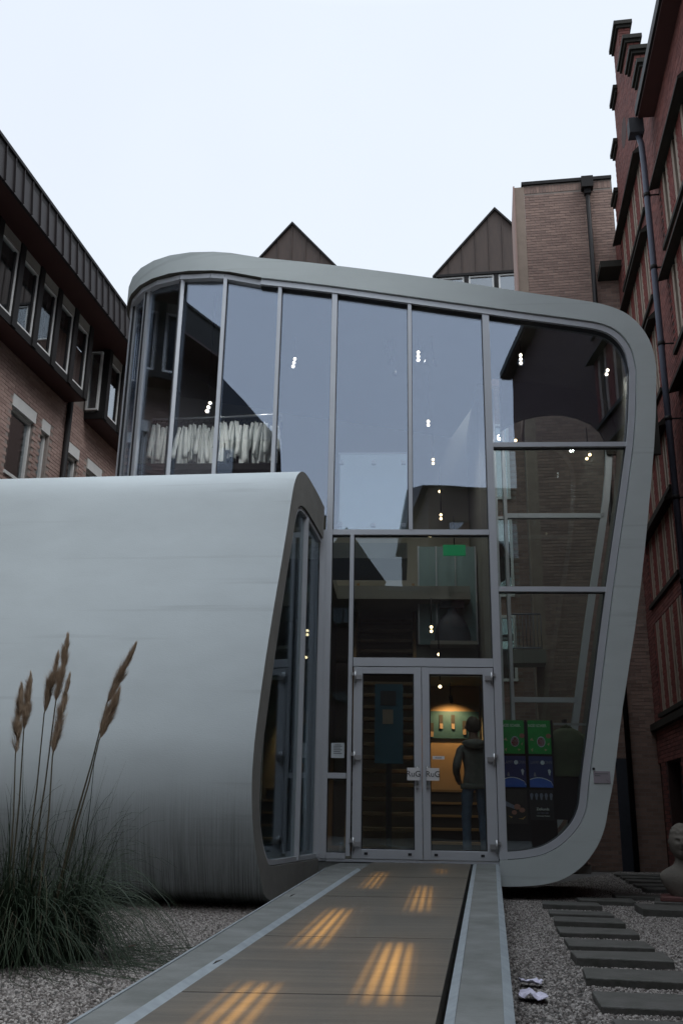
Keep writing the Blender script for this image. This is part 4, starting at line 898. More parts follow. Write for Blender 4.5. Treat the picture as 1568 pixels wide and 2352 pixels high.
# projectors that throw the striped light patches through the glass on to the ramp
SRCY = [(12.95, 7.30), (12.62, 7.32), (12.95, 7.50), (12.98, 7.52), (12.98, 7.72), (13.02, 7.74)]
def gobo(par_px, target, half_w, half_l, energy, lab):
    t_ = Vector(target); src = Vector((t_.x + (SRCY[par_px][0] - t_.y) * math.tan(R(6.5)), SRCY[par_px][0], SRCY[par_px][1]))
    S = thing('ceiling_projector', lab, 'projector', src, 'light projectors under the museum ceiling')
    m = MB(); d = (t_ - src).normalized(); m.tube([src - d * 0.12, src - d * 0.02], [0.02, 0.028], 12); m.build('housing', M['dark'], S)
    m = MB(); m.tube([src - d * 0.11, src - d * 0.11 + FA.e2 * 0.35 + Vector((0, 0, 0.1)), Vector((src.x, src.y + 0.5, ZR(0.9) + 0.02))], 0.008, 6); m.build('stem', M['dark'], S)
    dist = (t_ - src).length; graz = (src.z - t_.z) / dist
    lo = lamp(src, energy, (1.0, 0.47, 0.09), 0.004, 'projector_light', spot=R(14), aim=t_, blend=0.1, par=S)
    l = lo.data; l.use_nodes = True; t = l.node_tree; em = t.nodes['Emission']
    tc = t.nodes.new('ShaderNodeTexCoord'); sp = t.nodes.new('ShaderNodeSeparateXYZ'); t.links.new(tc.outputs['Normal'], sp.inputs[0])
    def mth(op, a, b=None, cl=False):
        n_ = t.nodes.new('ShaderNodeMath'); n_.operation = op; n_.use_clamp = cl
        for k, v in ((0, a), (1, b)):
            if v is None: continue
            if isinstance(v, (int, float)): n_.inputs[k].default_value = v
            else: t.links.new(v, n_.inputs[k])
        return n_.outputs[0]
    A = mth('DIVIDE', mth('DIVIDE', sp.outputs['X'], sp.outputs['Z']), half_w / dist); B = mth('DIVIDE', mth('DIVIDE', sp.outputs['Y'], sp.outputs['Z']), half_l * graz / dist)
    ea = mth('SUBTRACT', 1.0, mth('POWER', mth('ABSOLUTE', A), 1.5), True); eb = mth('SUBTRACT', 1.0, mth('POWER', mth('ABSOLUTE', B), 3.0), True)
    st = mth('MULTIPLY_ADD', mth('SINE', mth('MULTIPLY', A, 13.2)), 0.5); t.nodes[-1].inputs[2].default_value = 0.5
    st2 = mth('ADD', mth('MULTIPLY', mth('POWER', st, 0.8), 0.85), 0.12)
    es = mth('MULTIPLY', mth('MULTIPLY', ea, eb), st2)
    glow = mth('MULTIPLY', mth('SUBTRACT', 1.0, mth('MULTIPLY', mth('ABSOLUTE', A), 0.45), True), mth('MULTIPLY', mth('SUBTRACT', 1.0, mth('MULTIPLY', mth('ABSOLUTE', B), 0.6), True), 0.10))
    tot = mth('ADD', es, glow); t.links.new(tot, em.inputs['Strength'])
ORD = ['furthest up the ramp by the left door', 'at the foot of the right door', 'second along the right side of the ramp', 'second along the left side of the ramp', 'crossing a ramp joint on the right', 'last on the left side of the ramp']
for kk, ((x, y, hw, hl, e), od) in enumerate(zip([(865, 2015, 0.115, 1.0, 5600), (1012, 1990, 0.10, 0.7, 4400), (968, 2058, 0.12, 1.05, 6400), (752, 2125, 0.13, 0.95, 7800), (895, 2225, 0.135, 0.85, 9000), (540, 2325, 0.145, 0.60, 9600)], ORD)):
    q = onz(x, y, 0.33); q = onz(x, y, rz(q.y)); gobo(kk, q, hw, hl, e, 'projector aimed at the light patch ' + od)

# coat rail with white coats
RA = thing('coat_rail', 'dark coat rail with hooks holding white coats upstairs', 'coat rail', FA.P(-2.1, 1.4, 4.52))
m = MB(); m.tube([FA.P(-3.12, 1.4, 6.86), FA.P(-1.05, 1.4, 6.93)], 0.022, 8); m.build('rail', M['steel'], RA)
for u in (-3.1, -2.1, -1.1): m = MB(); m.tube([FA.P(u, 1.42, 4.52), FA.P(u, 1.42, 6.86 + (u + 3.1) * 0.03)], 0.02, 8); m.build('post', M['dark'], RA)
m = MB(); m.box(FA, -3.15, -1.05, 1.46, 1.50, 5.94, 6.84); m.build('shade_backing', M['dark'], RA)  # shade between the coats put in as an added dark sheet
m = MB(); m.box(FA, -3.2, -1.0, 0.9, 1.6, 5.83, 5.93); m.build('shelf', M['dark'], RA)
for k in range(24): 
    u = -3.05 + k * 0.085; m = MB(); m.tube([FA.P(u, 1.40, 6.85), FA.P(u, 1.36, 6.76), FA.P(u, 1.34, 6.79)], 0.007, 5); m.build('hook', M['dark'], RA)
def coat(u, w, ztop, h, wd, seed, lab):
    rnd = random.Random(seed); C = thing('white_coat', lab, 'coat', FA.P(u, w, ztop - h), 'white coats hanging upstairs')
    n, rows = 26, 12; m = MB(); vs = []
    ph = [rnd.uniform(0, 6.28) for _ in range(4)]
    for r_ in range(rows + 1):
        k = r_ / rows; z = ztop - h * k
        wid = wd * (0.14 + 0.66 * min(1, k * 2.4) ** 0.7 + 0.18 * k); dep = 0.05 + 0.07 * min(1, k * 3) 
        for j in range(n):
            a = 2 * math.pi * j / n; f = 1 + (0.10 + 0.16 * k) * math.sin(5 * a + ph[0] + k) + 0.09 * k * math.sin(9 * a + ph[1] - 2 * k)
            vs.append(FA.P(u + 0.5 * wid * f * math.cos(a) + 0.03 * k * math.sin(ph[2]), w + dep * f * math.sin(a), z))
    m.add(vs, [(r_ * n + j, r_ * n + (j + 1) % n, (r_ + 1) * n + (j + 1) % n, (r_ + 1) * n + j) for r_ in range(rows) for j in range(n)] + [tuple(range(n))], 0, True); m.build('body', M['cotton'], C)
    for s in (-1, 1):
        m = MB(); pts = []; L_ = h * rnd.uniform(0.62, 0.8); lean = rnd.uniform(0.0, 0.10)
        for k in range(8):
            q = k / 7; pts.append(FA.P(u + s * (wd * 0.33 + lean * q), w - 0.08 - 0.05 * q, ztop - 0.05 - L_ * q))
        m.tube(pts, [0.024 + 0.013 * min(1, 3 * k / 7) + 0.005 * math.sin(k * 2 + seed) for k in range(8)], 12); m.build('sleeve', M['cotton'], C)
cx = [-3.0, -2.86, -2.58, -2.44, -2.27, -2.13, -1.95, -1.78, -1.62, -1.46, -1.31, -1.15]
cl_ = ['at the curved end of the rail', 'second from the curved end of the rail', 'left of the corner mullion, first of its bunch', 'left of the corner mullion, second of its bunch', 'left of the corner mullion, third of its bunch', 'last before the flat front, with a drooping sleeve', 'straddling the mullion', 'right of the mullion, hung highest', 'right of the mullion, second along', 'in the middle of the right bunch', 'next to last towards the stair', 'last on the rail towards the stair']
for k, u in enumerate(cx):
    coat(u, 1.30 + 0.05 * (k % 2), 6.74 + (0.06 if k == 7 else 0) - 0.03 * (k % 3) + 0.03 * (u + 3), 0.80 - 0.05 * (k % 4), 0.105 + 0.02 * (k % 3), k, 'white coat ' + cl_[k])
# glass balustrade upstairs
BL = thing('glass_balustrade', 'frosted pale glass balustrade panel held by clamps upstairs', 'balustrade', FA.P(0.4, 0.55, 4.52))
m = MB(); m.box(FA, -0.10, 0.90, 0.55, 0.565, 4.72, 5.93); m.build('panel', glass('balustrade_glass', (0.80, 0.88, 0.88), 0.22, (0.92, 0.97, 1)), BL)
for u in (-0.05, 0.42, 0.85):
    for z in (4.85, 5.80): one(FA, 'clamp', M['steel'], BL, u - 0.03, u + 0.03, 0.52, 0.60, z - 0.025, z + 0.025)
one(FA, 'rail', M['steel'], BL, -0.10, 0.90, 0.545, 0.57, 5.935, 5.955)
o = one(FA, 'exit_sign', M['green'], None, 1.50, 1.86, 2.50, 2.53, 4.93, 5.11); tag(o, 'plain green lit exit sign hanging under the upper floor', 'sign')
m = MB(); m.tube([FA.P(1.68, 2.515, 5.11), FA.P(1.68, 2.515, 5.6)], 0.01, 6); m.build('stem', M['dark'], o)

# posters on a rack behind the lower right pane
def poster(u0, u1, z0, z1, w, label, draw):
    o = thing('poster', label, 'poster', FA.P((u0 + u1) / 2, w, z0), 'posters in the right window'); m = MB(); m.box(FA, u0, u1, w, w + 0.006, z0, z1); m.build('sheet', draw[0], o)
    for nm, mt, geo in draw[1]:
        m = MB()
        if nm == 'disc':
            c, r_, sx = geo; n = 28; d = w - 0.003
            m.add([FA.P(c[0] + math.cos(2 * math.pi * k / n) * r_ * sx, d, c[1] + math.sin(2 * math.pi * k / n) * r_) for k in range(n)], [tuple(range(n))])
        elif nm == 'poly': m.add([FA.P(x, w - 0.0025, z) for x, z in geo], [tuple(range(len(geo)))])
        m.build('print', mt, o, fix=False)
    return o
PG = mat('poster_green', (0.02, 0.38, 0.07), 0.5, var=0.6, vscale=9, col2=(0.01, 0.20, 0.035)); PN = mat('poster_navy', (0.025, 0.045, 0.16), 0.5); PBk = mat('poster_black', (0.02, 0.021, 0.023), 0.5)
PBl = mat('poster_blue', (0.05, 0.15, 0.62), 0.5, var=0.4, vscale=5); PRd = mat('poster_red', (0.42, 0.04, 0.025), 0.5); PCr = mat('poster_cream', (0.42, 0.40, 0.22), 0.6); PMo = mat('poster_moon', (0.62, 0.70, 0.78), 0.6); PBr = mat('poster_brown', (0.035, 0.028, 0.02), 0.6, var=0.8, vscale=12, col2=(0.012, 0.01, 0.01)); PSk = mat('poster_skin', (0.38, 0.17, 0.12), 0.6); PGd = mat('poster_gold', (0.45, 0.26, 0.08), 0.5); PLi = mat('poster_lettering', (0.85, 0.9, 0.85), 0.6); PDk = mat('poster_dim', (0.20, 0.22, 0.30), 0.6)
side_ = ['beside the door jamb', 'next to the hanging jacket']
for k, (u0, u1) in enumerate(((2.135, 2.425), (2.475, 2.77))):
    w = 0.60; uc = (u0 + u1) / 2
    o = poster(u0, u1, 1.735, 2.165, w, 'green poster with red figure in an oval ' + side_[k], (PG, [('disc', PMo, ((uc + 0.02, 1.89), 0.068, 0.80)), ('disc', PRd, ((uc + 0.02, 1.888), 0.058, 0.82)), ('disc', PSk, ((uc + 0.02, 1.925), 0.018, 0.9)), ('poly', PCr, [(u0 + 0.02, 1.91), (u0 + 0.05, 1.94), (u0 + 0.07, 1.90)]), ('poly', PCr, [(u1 - 0.05, 1.86), (u1 - 0.02, 1.88), (u1 - 0.03, 1.84)]), ('poly', PCr, [(u0 + 0.03, 1.79), (u0 + 0.06, 1.81), (u0 + 0.05, 1.76)]), ('poly', PCr, [(u1 - 0.09, 1.80), (u1 - 0.05, 1.79), (u1 - 0.08, 1.77)]), ('disc', PSk, ((u1 - 0.03, 1.965), 0.03, 1.1))]))
    text('NOD SCHIER.', 0.052, FA.P(uc - 0.02, w - 0.004, 2.095), FA.e1, (0, 0, 1), PLi, o, width=0.78)
    arcp = [(u0, 1.315), (u1, 1.315), (u1, 1.335)] + [(u1 - (u1 - u0) * q, 1.335 + 0.095 * math.sin(math.pi * (0.12 + 0.62 * q))) for q in [j / 12 for j in range(1, 13)]]
    rimp = [(x, z_ + 0.010) for x, z_ in arcp[2:]] + [(x, z_) for x, z_ in arcp[2:]][::-1]
    o = poster(u0 - 0.005, u1 + 0.005, 1.31, 1.705, w, 'dark blue poster with moon above a blue planet ' + side_[k], (PN, [('poly', PBl, arcp), ('poly', PMo, rimp), ('disc', PMo, ((uc + 0.025, 1.625), 0.027, 1.0)), ('poly', PMo, [(u1 - 0.06, 1.53), (u1 - 0.035, 1.545), (u1 - 0.02, 1.52), (u1 - 0.035, 1.46), (u1 - 0.045, 1.47)]), ('poly', PDk, [(u0 + 0.05, 1.45), (u0 + 0.06, 1.50), (u0 + 0.075, 1.50), (u0 + 0.085, 1.45)])]))
    text('LAMPI', 0.058, FA.P(uc - 0.075, w - 0.004, 1.625), FA.e1, (0, 0, 1), PDk, o, width=0.72); text('ONN', 0.058, FA.P(uc + 0.098, w - 0.004, 1.625), FA.e1, (0, 0, 1), PDk, o, width=0.72)
o = poster(2.465, 2.765, 0.91, 1.285, 0.60, 'black poster with pale row of heads and white lettering', (PBk, [('disc', PDk, ((2.49 + i * 0.062, 1.215), 0.028, 0.75)) for i in range(5)] + [('poly', PDk, [(2.47 + i * 0.062, 1.215), (2.505 + i * 0.062, 1.215), (2.50 + i * 0.062, 1.16), (2.48 + i * 0.062, 1.16)]) for i in range(5)]))
text('Zielkunde', 0.048, FA.P(2.625, 0.596, 1.045), FA.e1, (0, 0, 1), PLi, o, width=0.85); text('in het lab', 0.040, FA.P(2.625, 0.596, 1.0), FA.e1, (0, 0, 1), PDk, o, width=0.95); text('Universiteit Museum', 0.024, FA.P(2.625, 0.596, 0.962), FA.e1, (0, 0, 1), PLi, o, width=0.85)
poster(2.15, 2.43, 0.86, 1.285, 0.60, 'dark brown poster with warm still life below the blue poster', (PBr, [('disc', PSk, ((2.30, 1.07), 0.035, 1.2)), ('disc', PSk, ((2.36, 1.03), 0.03, 1.3)), ('disc', PSk, ((2.26, 1.0), 0.028, 1.2)), ('poly', PGd, [(2.18, 0.96), (2.24, 0.945), (2.22, 0.93)]), ('poly', PGd, [(2.30, 0.925), (2.36, 0.93), (2.41, 0.96), (2.37, 0.915)]), ('poly', PDk, [(2.15, 1.14), (2.28, 1.08), (2.27, 1.04), (2.15, 1.08)])]))
PK = thing('poster_rack', 'dark upright rack carrying the posters in the right window', 'rack', FA.P(2.45, 0.7, 0.4))
for u in (2.12, 2.45, 2.79): one(FA, 'upright', M['dark'], PK, u - 0.012, u + 0.012, 0.61, 0.65, 0.41, 2.17)
one(FA, 'foot', M['dark'], PK, 2.10, 2.81, 0.55, 0.9, 0.41, 0.44); one(FA, 'backboard', M['dark'], PK, 2.14, 2.78, 0.612, 0.62, 0.5, 2.15)
# jacket on a bar
JK = thing('hanging_jacket', 'dark olive jacket hanging from a bar beside the posters', 'jacket', FA.P(2.95, 0.75, 1.2))
OLV = mat('olive_cloth', (0.06, 0.075, 0.04), 0.9, var=0.5, vscale=8); BLK = mat('black_cloth', (0.008, 0.008, 0.009), 0.9)
n, rows = 30, 14; vs = []
for r_ in range(rows + 1):
    k = r_ / rows; z = 2.08 - 0.62 * k; wid = 0.10 + 0.17 * min(1, k * 5) ** 0.7; dep = 0.06 + 0.06 * min(1, 3 * k)
    for j in range(n):
        a = 2 * math.pi * j / n; f = 1 + 0.05 * k * math.sin(6 * a + 3 * k) + 0.03 * math.sin(3 * a + 5 * k); vs.append(FA.P(3.0 + wid * f * math.cos(a), 0.75 + dep * f * math.sin(a), z))
m = MB(); m.add(vs, [(r_ * n + j, r_ * n + (j + 1) % n, (r_ + 1) * n + (j + 1) % n, (r_ + 1) * n + j) for r_ in range(rows) for j in range(n)] + [tuple(range(n))], 0, True); m.build('body', OLV, JK)
for s in (-1, 1): m = MB(); m.tube([FA.P(3.0 + s * (0.22 + 0.07 * math.sin(k * 0.5)), 0.73, 2.0 - 0.09 * k) for k in range(8)], [0.05, 0.062, 0.064, 0.062, 0.058, 0.056, 0.052, 0.05], 12); m.build('sleeve', OLV, JK)
m = MB(); m.tube([FA.P(2.93, 0.75, 2.08), FA.P(3.0, 0.72, 2.11), FA.P(3.07, 0.75, 2.08)], 0.02, 8); m.build('collar', OLV, JK)
m = MB(); m.box(FA, 2.80, 3.18, 0.66, 0.84, 0.92, 1.455); m.build('trousers', BLK, JK)
HB = tag(one(FA, 'hanging_bar', M['steel'], None, 2.85, 3.30, 0.80, 0.82, 2.125, 2.155), 'short pale bar above the olive jacket', 'bar')
SP = thing('jacket_stand', 'dark stand holding the bar and jacket', 'stand', FA.P(3.0, 0.95, 0.41))
one(FA, 'post', M['dark'], SP, 2.98, 3.02, 0.86, 0.90, 0.42, 2.20); one(FA, 'arm', M['dark'], SP, 2.98, 3.02, 0.77, 0.858, 2.16, 2.20); one(FA, 'foot', M['dark'], SP, 2.8, 2.98, 0.80, 1.0, 0.40, 0.42)

# ------------------------------------------------------------------ the visitor
def person():
    HOOD = mat('grey_hoodie_cloth', (0.17, 0.163, 0.15), 0.95, var=0.4, vscale=14, bump=0.3, bscale=60); JEAN = mat('blue_jeans_denim', (0.11, 0.145, 0.22), 0.9, var=0.5, vscale=18, bump=0.3, bscale=90)
    SKIN = mat('skin', (0.32, 0.19, 0.14), 0.6); HAIR = mat('brown_hair', (0.07, 0.048, 0.035), 0.8, var=0.5, vscale=40, bump=0.6, bscale=90); SHOE = mat('dark_shoes', (0.02, 0.02, 0.02), 0.6)
    P_ = thing('person', 'person seen from behind in grey hoodie and blue jeans inside right door', 'person', FA.P(1.79, 0.95, 0.412))
    fr = Frame(FA.P(1.79, 0.95, 0.412), R(3.5) - R(8))
    # joints: (x right, y forward = into the building, z)
    J = {'pel': (0, 0, 0.96), 'wai': (0, 0.01, 1.10), 'che': (0, 0.015, 1.30), 'nek': (0, 0.0, 1.48), 'hdb': (0, 0.015, 1.56), 'hdc': (0, 0.02, 1.68), 'hdt': (0, 0.015, 1.775),
         'hl': (-0.10, 0, 0.92), 'kl': (-0.115, 0.03, 0.50), 'al': (-0.125, -0.02, 0.09), 'tl': (-0.145, 0.14, 0.035), 'hr': (0.10, 0, 0.92), 'kr': (0.105, 0.02, 0.50), 'ar': (0.11, -0.03, 0.09), 'tr': (0.14, 0.12, 0.035),
         'sl': (-0.175, 0, 1.42), 'el': (-0.255, -0.04, 1.15), 'wl': (-0.20, 0.15, 1.00), 'fl': (-0.15, 0.19, 0.94), 'sr': (0.175, 0, 1.42), 'er': (0.25, -0.04, 1.15), 'wr': (0.20, 0.15, 1.00), 'fr': (0.15, 0.19, 0.94)}
    Rr = {'pel': (0.155, 0.115), 'wai': (0.15, 0.11), 'che': (0.175, 0.125), 'nek': (0.065, 0.065), 'hdb': (0.065, 0.075), 'hdc': (0.078, 0.098), 'hdt': (0.05, 0.06), 'hl': (0.092, 0.095), 'kl': (0.066, 0.07), 'al': (0.056, 0.06), 'tl': (0.042, 0.036), 'hr': (0.092, 0.095), 'kr': (0.066, 0.07), 'ar': (0.056, 0.06), 'tr': (0.042, 0.036),
          'sl': (0.072, 0.072), 'el': (0.056, 0.056), 'wl': (0.044, 0.044), 'fl': (0.035, 0.035), 'sr': (0.072, 0.072), 'er': (0.056, 0.056), 'wr': (0.044, 0.044), 'fr': (0.035, 0.035)}
    E_ = [('pel', 'wai'), ('wai', 'che'), ('che', 'nek'), ('nek', 'hdb'), ('hdb', 'hdc'), ('hdc', 'hdt'), ('pel', 'hl'), ('hl', 'kl'), ('kl', 'al'), ('al', 'tl'), ('pel', 'hr'), ('hr', 'kr'), ('kr', 'ar'), ('ar', 'tr'), ('che', 'sl'), ('sl', 'el'), ('el', 'wl'), ('wl', 'fl'), ('che', 'sr'), ('sr', 'er'), ('er', 'wr'), ('wr', 'fr')]
    keys = list(J); off = parent_world(P_)
    me = bpy.data.meshes.new('body'); me.from_pydata([fr.P(*J[k]) - off for k in keys], [(keys.index(a), keys.index(b)) for a, b in E_], [])
    o = bpy.data.objects.new('body', me); COL.objects.link(o); o.parent = P_
    sk = o.modifiers.new('skin', 'SKIN'); sk.use_smooth_shade = True; sk.branch_smoothing = 0.6; ss = o.modifiers.new('sub', 'SUBSURF'); ss.levels = 2; ss.render_levels = 2
    for k, v in zip(keys, me.skin_vertices[0].data): v.radius = Rr[k]; v.use_root = (k == 'pel')
    bpy.context.view_layer.update(); dg = bpy.context.evaluated_depsgraph_get()
    nm = bpy.data.meshes.new_from_object(o.evaluated_get(dg)); o.modifiers.clear(); o.data = nm; nm.name = 'body'
    for mt in (HOOD, JEAN, SKIN, SHOE): nm.materials.append(mt)
    for p in nm.polygons:
        c = p.center + off - fr.o; z = c.z; hand = z < 1.06 and c.dot(fr.e2) > 0.13 and z > 0.85
        p.material_index = 2 if (z > 1.50 or hand) else 0 if z > 0.90 else 1 if z > 0.10 else 3; p.use_smooth = True
    for v in nm.vertices:
        w_ = v.co + off; v.co += Vector((noise.noise(w_ * 11) , noise.noise(w_ * 11 + Vector((7, 0, 0))), 0)) * (0.010 if w_.z - fr.o.z < 1.48 else 0)
    # hair cap, hood, hem, ears
    m = MB(); n, rows = 28, 14; vs = []
    for r_ in range(rows + 1):
        ph = math.pi * r_ / rows
        for j in range(n):
            a = 2 * math.pi * j / n; d = Vector((math.sin(ph) * math.cos(a), math.sin(ph) * math.sin(a), math.cos(ph))); f = 1 + 0.10 * noise.noise(d * 5.5) + 0.05 * noise.noise(d * 14)
            y = d.y * 0.118; front = max(0, d.y - 0.25)
            vs.append(fr.P(d.x * 0.098 * f, 0.005 + (y if y < 0.04 else 0.04 + (y - 0.04) * 0.6) * f, 1.705 + d.z * (0.125 if d.z > 0 else 0.115) * f + front * 0.08))
    m.add(vs, [(r_ * n + j, r_ * n + (j + 1) % n, (r_ + 1) * n + (j + 1) % n, (r_ + 1) * n + j) for r_ in range(rows) for j in range(n)], 0, True); m.build('hair', HAIR, P_)
    m = MB()
    for s in (-1, 1): m.tube([fr.P(s * 0.085, 0.03, 1.66), fr.P(s * 0.102, 0.02, 1.69), fr.P(s * 0.09, 0.025, 1.72)], [0.012, 0.016, 0.01], 8)
    m.build('ears', SKIN, P_)
    m = MB(); pts = []; rd = []
    for k in range(13):
        a = math.pi * (k / 12) ; pts.append(fr.P(0.125 * math.cos(a), 0.03 - 0.135 * math.sin(a), 1.475 - 0.02 * math.sin(a))); rd.append(0.030 + 0.038 * math.sin(a))
    m.tube(pts, rd, 14); m.build('hood', HOOD, P_)
    m = MB(); vs = []; n = 36
    for z, g_ in ((0.875, 1.0), (0.885, 1.05), (0.93, 1.06), (0.945, 1.0)):
        for j in range(n):
            a = 2 * math.pi * j / n; vs.append(fr.P(0.183 * g_ * math.cos(a), 0.0 + 0.132 * g_ * math.sin(a), z))
    m.add(vs, [(r_ * n + j, r_ * n + (j + 1) % n, (r_ + 1) * n + (j + 1) % n, (r_ + 1) * n + j) for r_ in range(3) for j in range(n)], 0, True); m.build('hoodie_hem', HOOD, P_)
person()

# ------------------------------------------------------------------ stepping stones, bust, litter
def stone(p0, p1, t0, t1, z0, z1, name='stepping_stone', lab='grey rectangular stepping stone in the row beside the ramp', grp='stepping stones across the gravel', seed=0):
    rnd = random.Random(seed); m = MB(); c = [(p0, t0), (p1, t0), (p1, t1), (p0, t1)]; c = [(a + rnd.uniform(-0.012, 0.012), b + rnd.uniform(-0.012, 0.012)) for a, b in c]; dz = [rnd.uniform(-0.006, 0.006) for _ in c]
    m.add([SI.P(a, b, z0) for a, b in c] + [SI.P(a, b, z1 + d) for (a, b), d in zip(c, dz)], [(3, 2, 1, 0), (4, 5, 6, 7), (0, 1, 5, 4), (1, 2, 6, 5), (2, 3, 7, 6), (3, 0, 4, 7)])
    o = m.build(name, M['stone'], bevel=0.008); return tag(o, lab, 'paving slab', grp)
NTH = ['first', 'second', 'third', 'fourth', 'fifth', 'sixth', 'seventh', 'eighth', 'ninth', 'tenth', 'eleventh']
for k, t in enumerate([3.62, 4.42, 5.22, 6.03, 6.86, 7.62, 8.40, 9.21, 9.96, 10.78]):
    stone(0.54, 1.18, t - 0.42, t, -0.03, 0.05 + 0.012 * ((k * 7) % 3 - 1) * 0.6, lab=NTH[10 - k] + ' stepping stone counting from the museum, in the row beside the ramp', seed=k)
stone(0.52, 1.14, 11.20, 11.60, -0.03, 0.06, lab='first stepping stone counting from the museum, in the row beside the ramp', seed=21)
stone(0.95, 1.60, 11.85, 12.25, -0.03, 0.055, lab='stepping stone where the path bends towards the red building', seed=22)
stone(1.45, 2.10, 12.65, 13.05, -0.03, 0.055, lab='stepping stone behind the bust slab', seed=23)
for k, t in enumerate([13.9, 14.7, 15.5, 16.3, 17.1]): stone(2.0, 2.75, t, t + 0.42, -0.03, 0.05, lab=NTH[4 - k] + ' grey path slab counting from the brown brick wall', grp='slabs of the rear path', seed=30 + k)
stone(1.50, 2.55, 10.75, 11.35, -0.03, 0.075, name='bust_slab', lab='broad grey slab lying in front of the bust', grp=None, seed=40)

BU = thing('stone_bust', 'weathered stone bust of a bearded head on a red base', 'bust', SI.P(2.16, 12.0, 0.04))
bf = Frame(SI.P(2.17, 12.0, 0.0), R(9) + R(10))
m = MB(); m.box(bf, -0.42, 0.42, -0.36, 0.36, -0.02, 0.075); m.build('ground_slab', M['stone'], BU, bevel=0.008)
m = MB(); m.box(bf, -0.34, 0.34, -0.28, 0.28, 0.076, 0.135); m.build('base', M['redstone'], BU, bevel=0.01)
# shoulders and chest: stacked cross sections
m = MB(); n = 40; vs = []
sec = [(0.136, 0.20, 0.15, 0), (0.20, 0.25, 0.17, 0), (0.30, 0.31, 0.19, 0.0), (0.38, 0.325, 0.19, 0), (0.44, 0.30, 0.175, 0), (0.49, 0.22, 0.15, 0), (0.53, 0.145, 0.125, -0.005), (0.58, 0.115, 0.115, -0.01), (0.66, 0.11, 0.115, -0.02)]
for z, a_, b_, dy in sec:
    for j in range(n):
        a = 2 * math.pi * j / n; f = 1 + 0.025 * noise.noise(Vector((math.cos(a) * 2, math.sin(a) * 2, z * 7))); vs.append(bf.P(a_ * f * math.cos(a), dy + b_ * f * math.sin(a), z))
m.add(vs, [(r_ * n + j, r_ * n + (j + 1) % n, (r_ + 1) * n + (j + 1) % n, (r_ + 1) * n + j) for r_ in range(len(sec) - 1) for j in range(n)], 0, True); m.build('chest', M['bust'], BU)
m = MB(); nu, nv_ = 72, 54; vs = []
def G(x, y, cx, cy, sx, sy): return math.exp(-((x - cx) / sx) ** 2 - ((y - cy) / sy) ** 2)
for r_ in range(nv_ + 1):
    ph = math.pi * r_ / nv_
    for j in range(nu):
        a = 2 * math.pi * j / nu; d = Vector((math.sin(ph) * math.sin(a), -math.sin(ph) * math.cos(a), math.cos(ph)))   # front is -y
        x, z, fr_ = d.x, d.z, max(0, -d.y)
        rad = 1.0; q = 0.0
        if d.y < 0:
            q += 0.26 * G(x, z, 0, -0.10, 0.10, 0.17) + 0.10 * G(x, z, 0, 0.08, 0.07, 0.12)          # nose
            q += 0.09 * (G(x, z, -0.3, 0.22, 0.22, 0.07) + G(x, z, 0.3, 0.22, 0.22, 0.07))           # brow
            q -= 0.13 * (G(x, z, -0.29, 0.08, 0.14, 0.08) + G(x, z, 0.29, 0.08, 0.14, 0.08))         # eye sockets
            q += 0.055 * (G(x, z, -0.29, 0.07, 0.08, 0.04) + G(x, z, 0.29, 0.07, 0.08, 0.04))        # eyes
            q += 0.06 * (G(x, z, -0.42, -0.12, 0.16, 0.14) + G(x, z, 0.42, -0.12, 0.16, 0.14))       # cheekbones
            q += 0.07 * G(x, z, 0, -0.33, 0.20, 0.05) - 0.06 * G(x, z, 0, -0.41, 0.20, 0.03) + 0.06 * G(x, z, 0, -0.47, 0.16, 0.05)   # moustache, mouth, lip
            q += (0.16 + 0.05 * noise.noise(d * 11)) * G(x, z, 0, -0.72, 0.45, 0.22)                # beard
        hair = max(0, min(1, (z - 0.40 + 0.35 * max(0, d.y)) * 6)) if d.y < 0.1 else 1
        q += hair * (0.07 + 0.07 * noise.noise(d * 7) + 0.035 * noise.noise(d * 16))
        q += 0.16 * (G(d.y, z, 0.05, 0.0, 0.10, 0.16)) * (1 if abs(x) > 0.8 else 0)               # ears
        rad += q
        vs.append(bf.P(d.x * 0.165 * rad, -0.03 + d.y * 0.205 * rad, 0.83 + d.z * 0.245 * (1 + 0.35 * (rad - 1))))
m.add(vs, [(r_ * nu + j, r_ * nu + (j + 1) % nu, (r_ + 1) * nu + (j + 1) % nu, (r_ + 1) * nu + j) for r_ in range(nv_) for j in range(nu)], 0, True); m.build('head', M['bust'], BU)

BU.scale = (0.84, 0.84, 0.84)
def litter(x, y, sx, sy, rot, seed, lab):
    q = onz(x, y, 0.03); rnd = random.Random(seed); n = 9; vs = []; me = bpy.data.meshes.new('paper_scrap')
    for i in range(n):
        for j in range(n):
            a, b = (i / (n - 1) - 0.5), (j / (n - 1) - 0.5); r_ = 1 - 0.35 * (a * a + b * b) + 0.12 * noise.noise(Vector((a * 5, b * 5, seed)))
            h = 0.014 + 0.05 * abs(noise.noise(Vector((a * 2.6, b * 2.6, seed + 3.3)))) + 0.008 * noise.noise(Vector((a * 7, b * 7, seed)))
            c, s = math.cos(rot), math.sin(rot); X, Y = a * sx * r_, b * sy * r_
            vs.append((X * c - Y * s, X * s + Y * c, h))
    fs = [(i * n + j, (i + 1) * n + j, (i + 1) * n + j + 1, i * n + j + 1) for i in range(n - 1) for j in range(n - 1) if (i, j) not in ((0, 0), (n - 2, n - 2))]
    me.from_pydata(vs, [], fs); me.materials.append(M['lit']); o = bpy.data.objects.new('paper_scrap', me); COL.objects.link(o); o.location = (q.x, q.y, 0.015)
    so = o.modifiers.new('solid', 'SOLIDIFY'); so.thickness = 0.004; return tag(o, lab, 'litter')
M['lit'] = mat('crumpled_white_tissue', (0.62, 0.60, 0.72), 0.85)
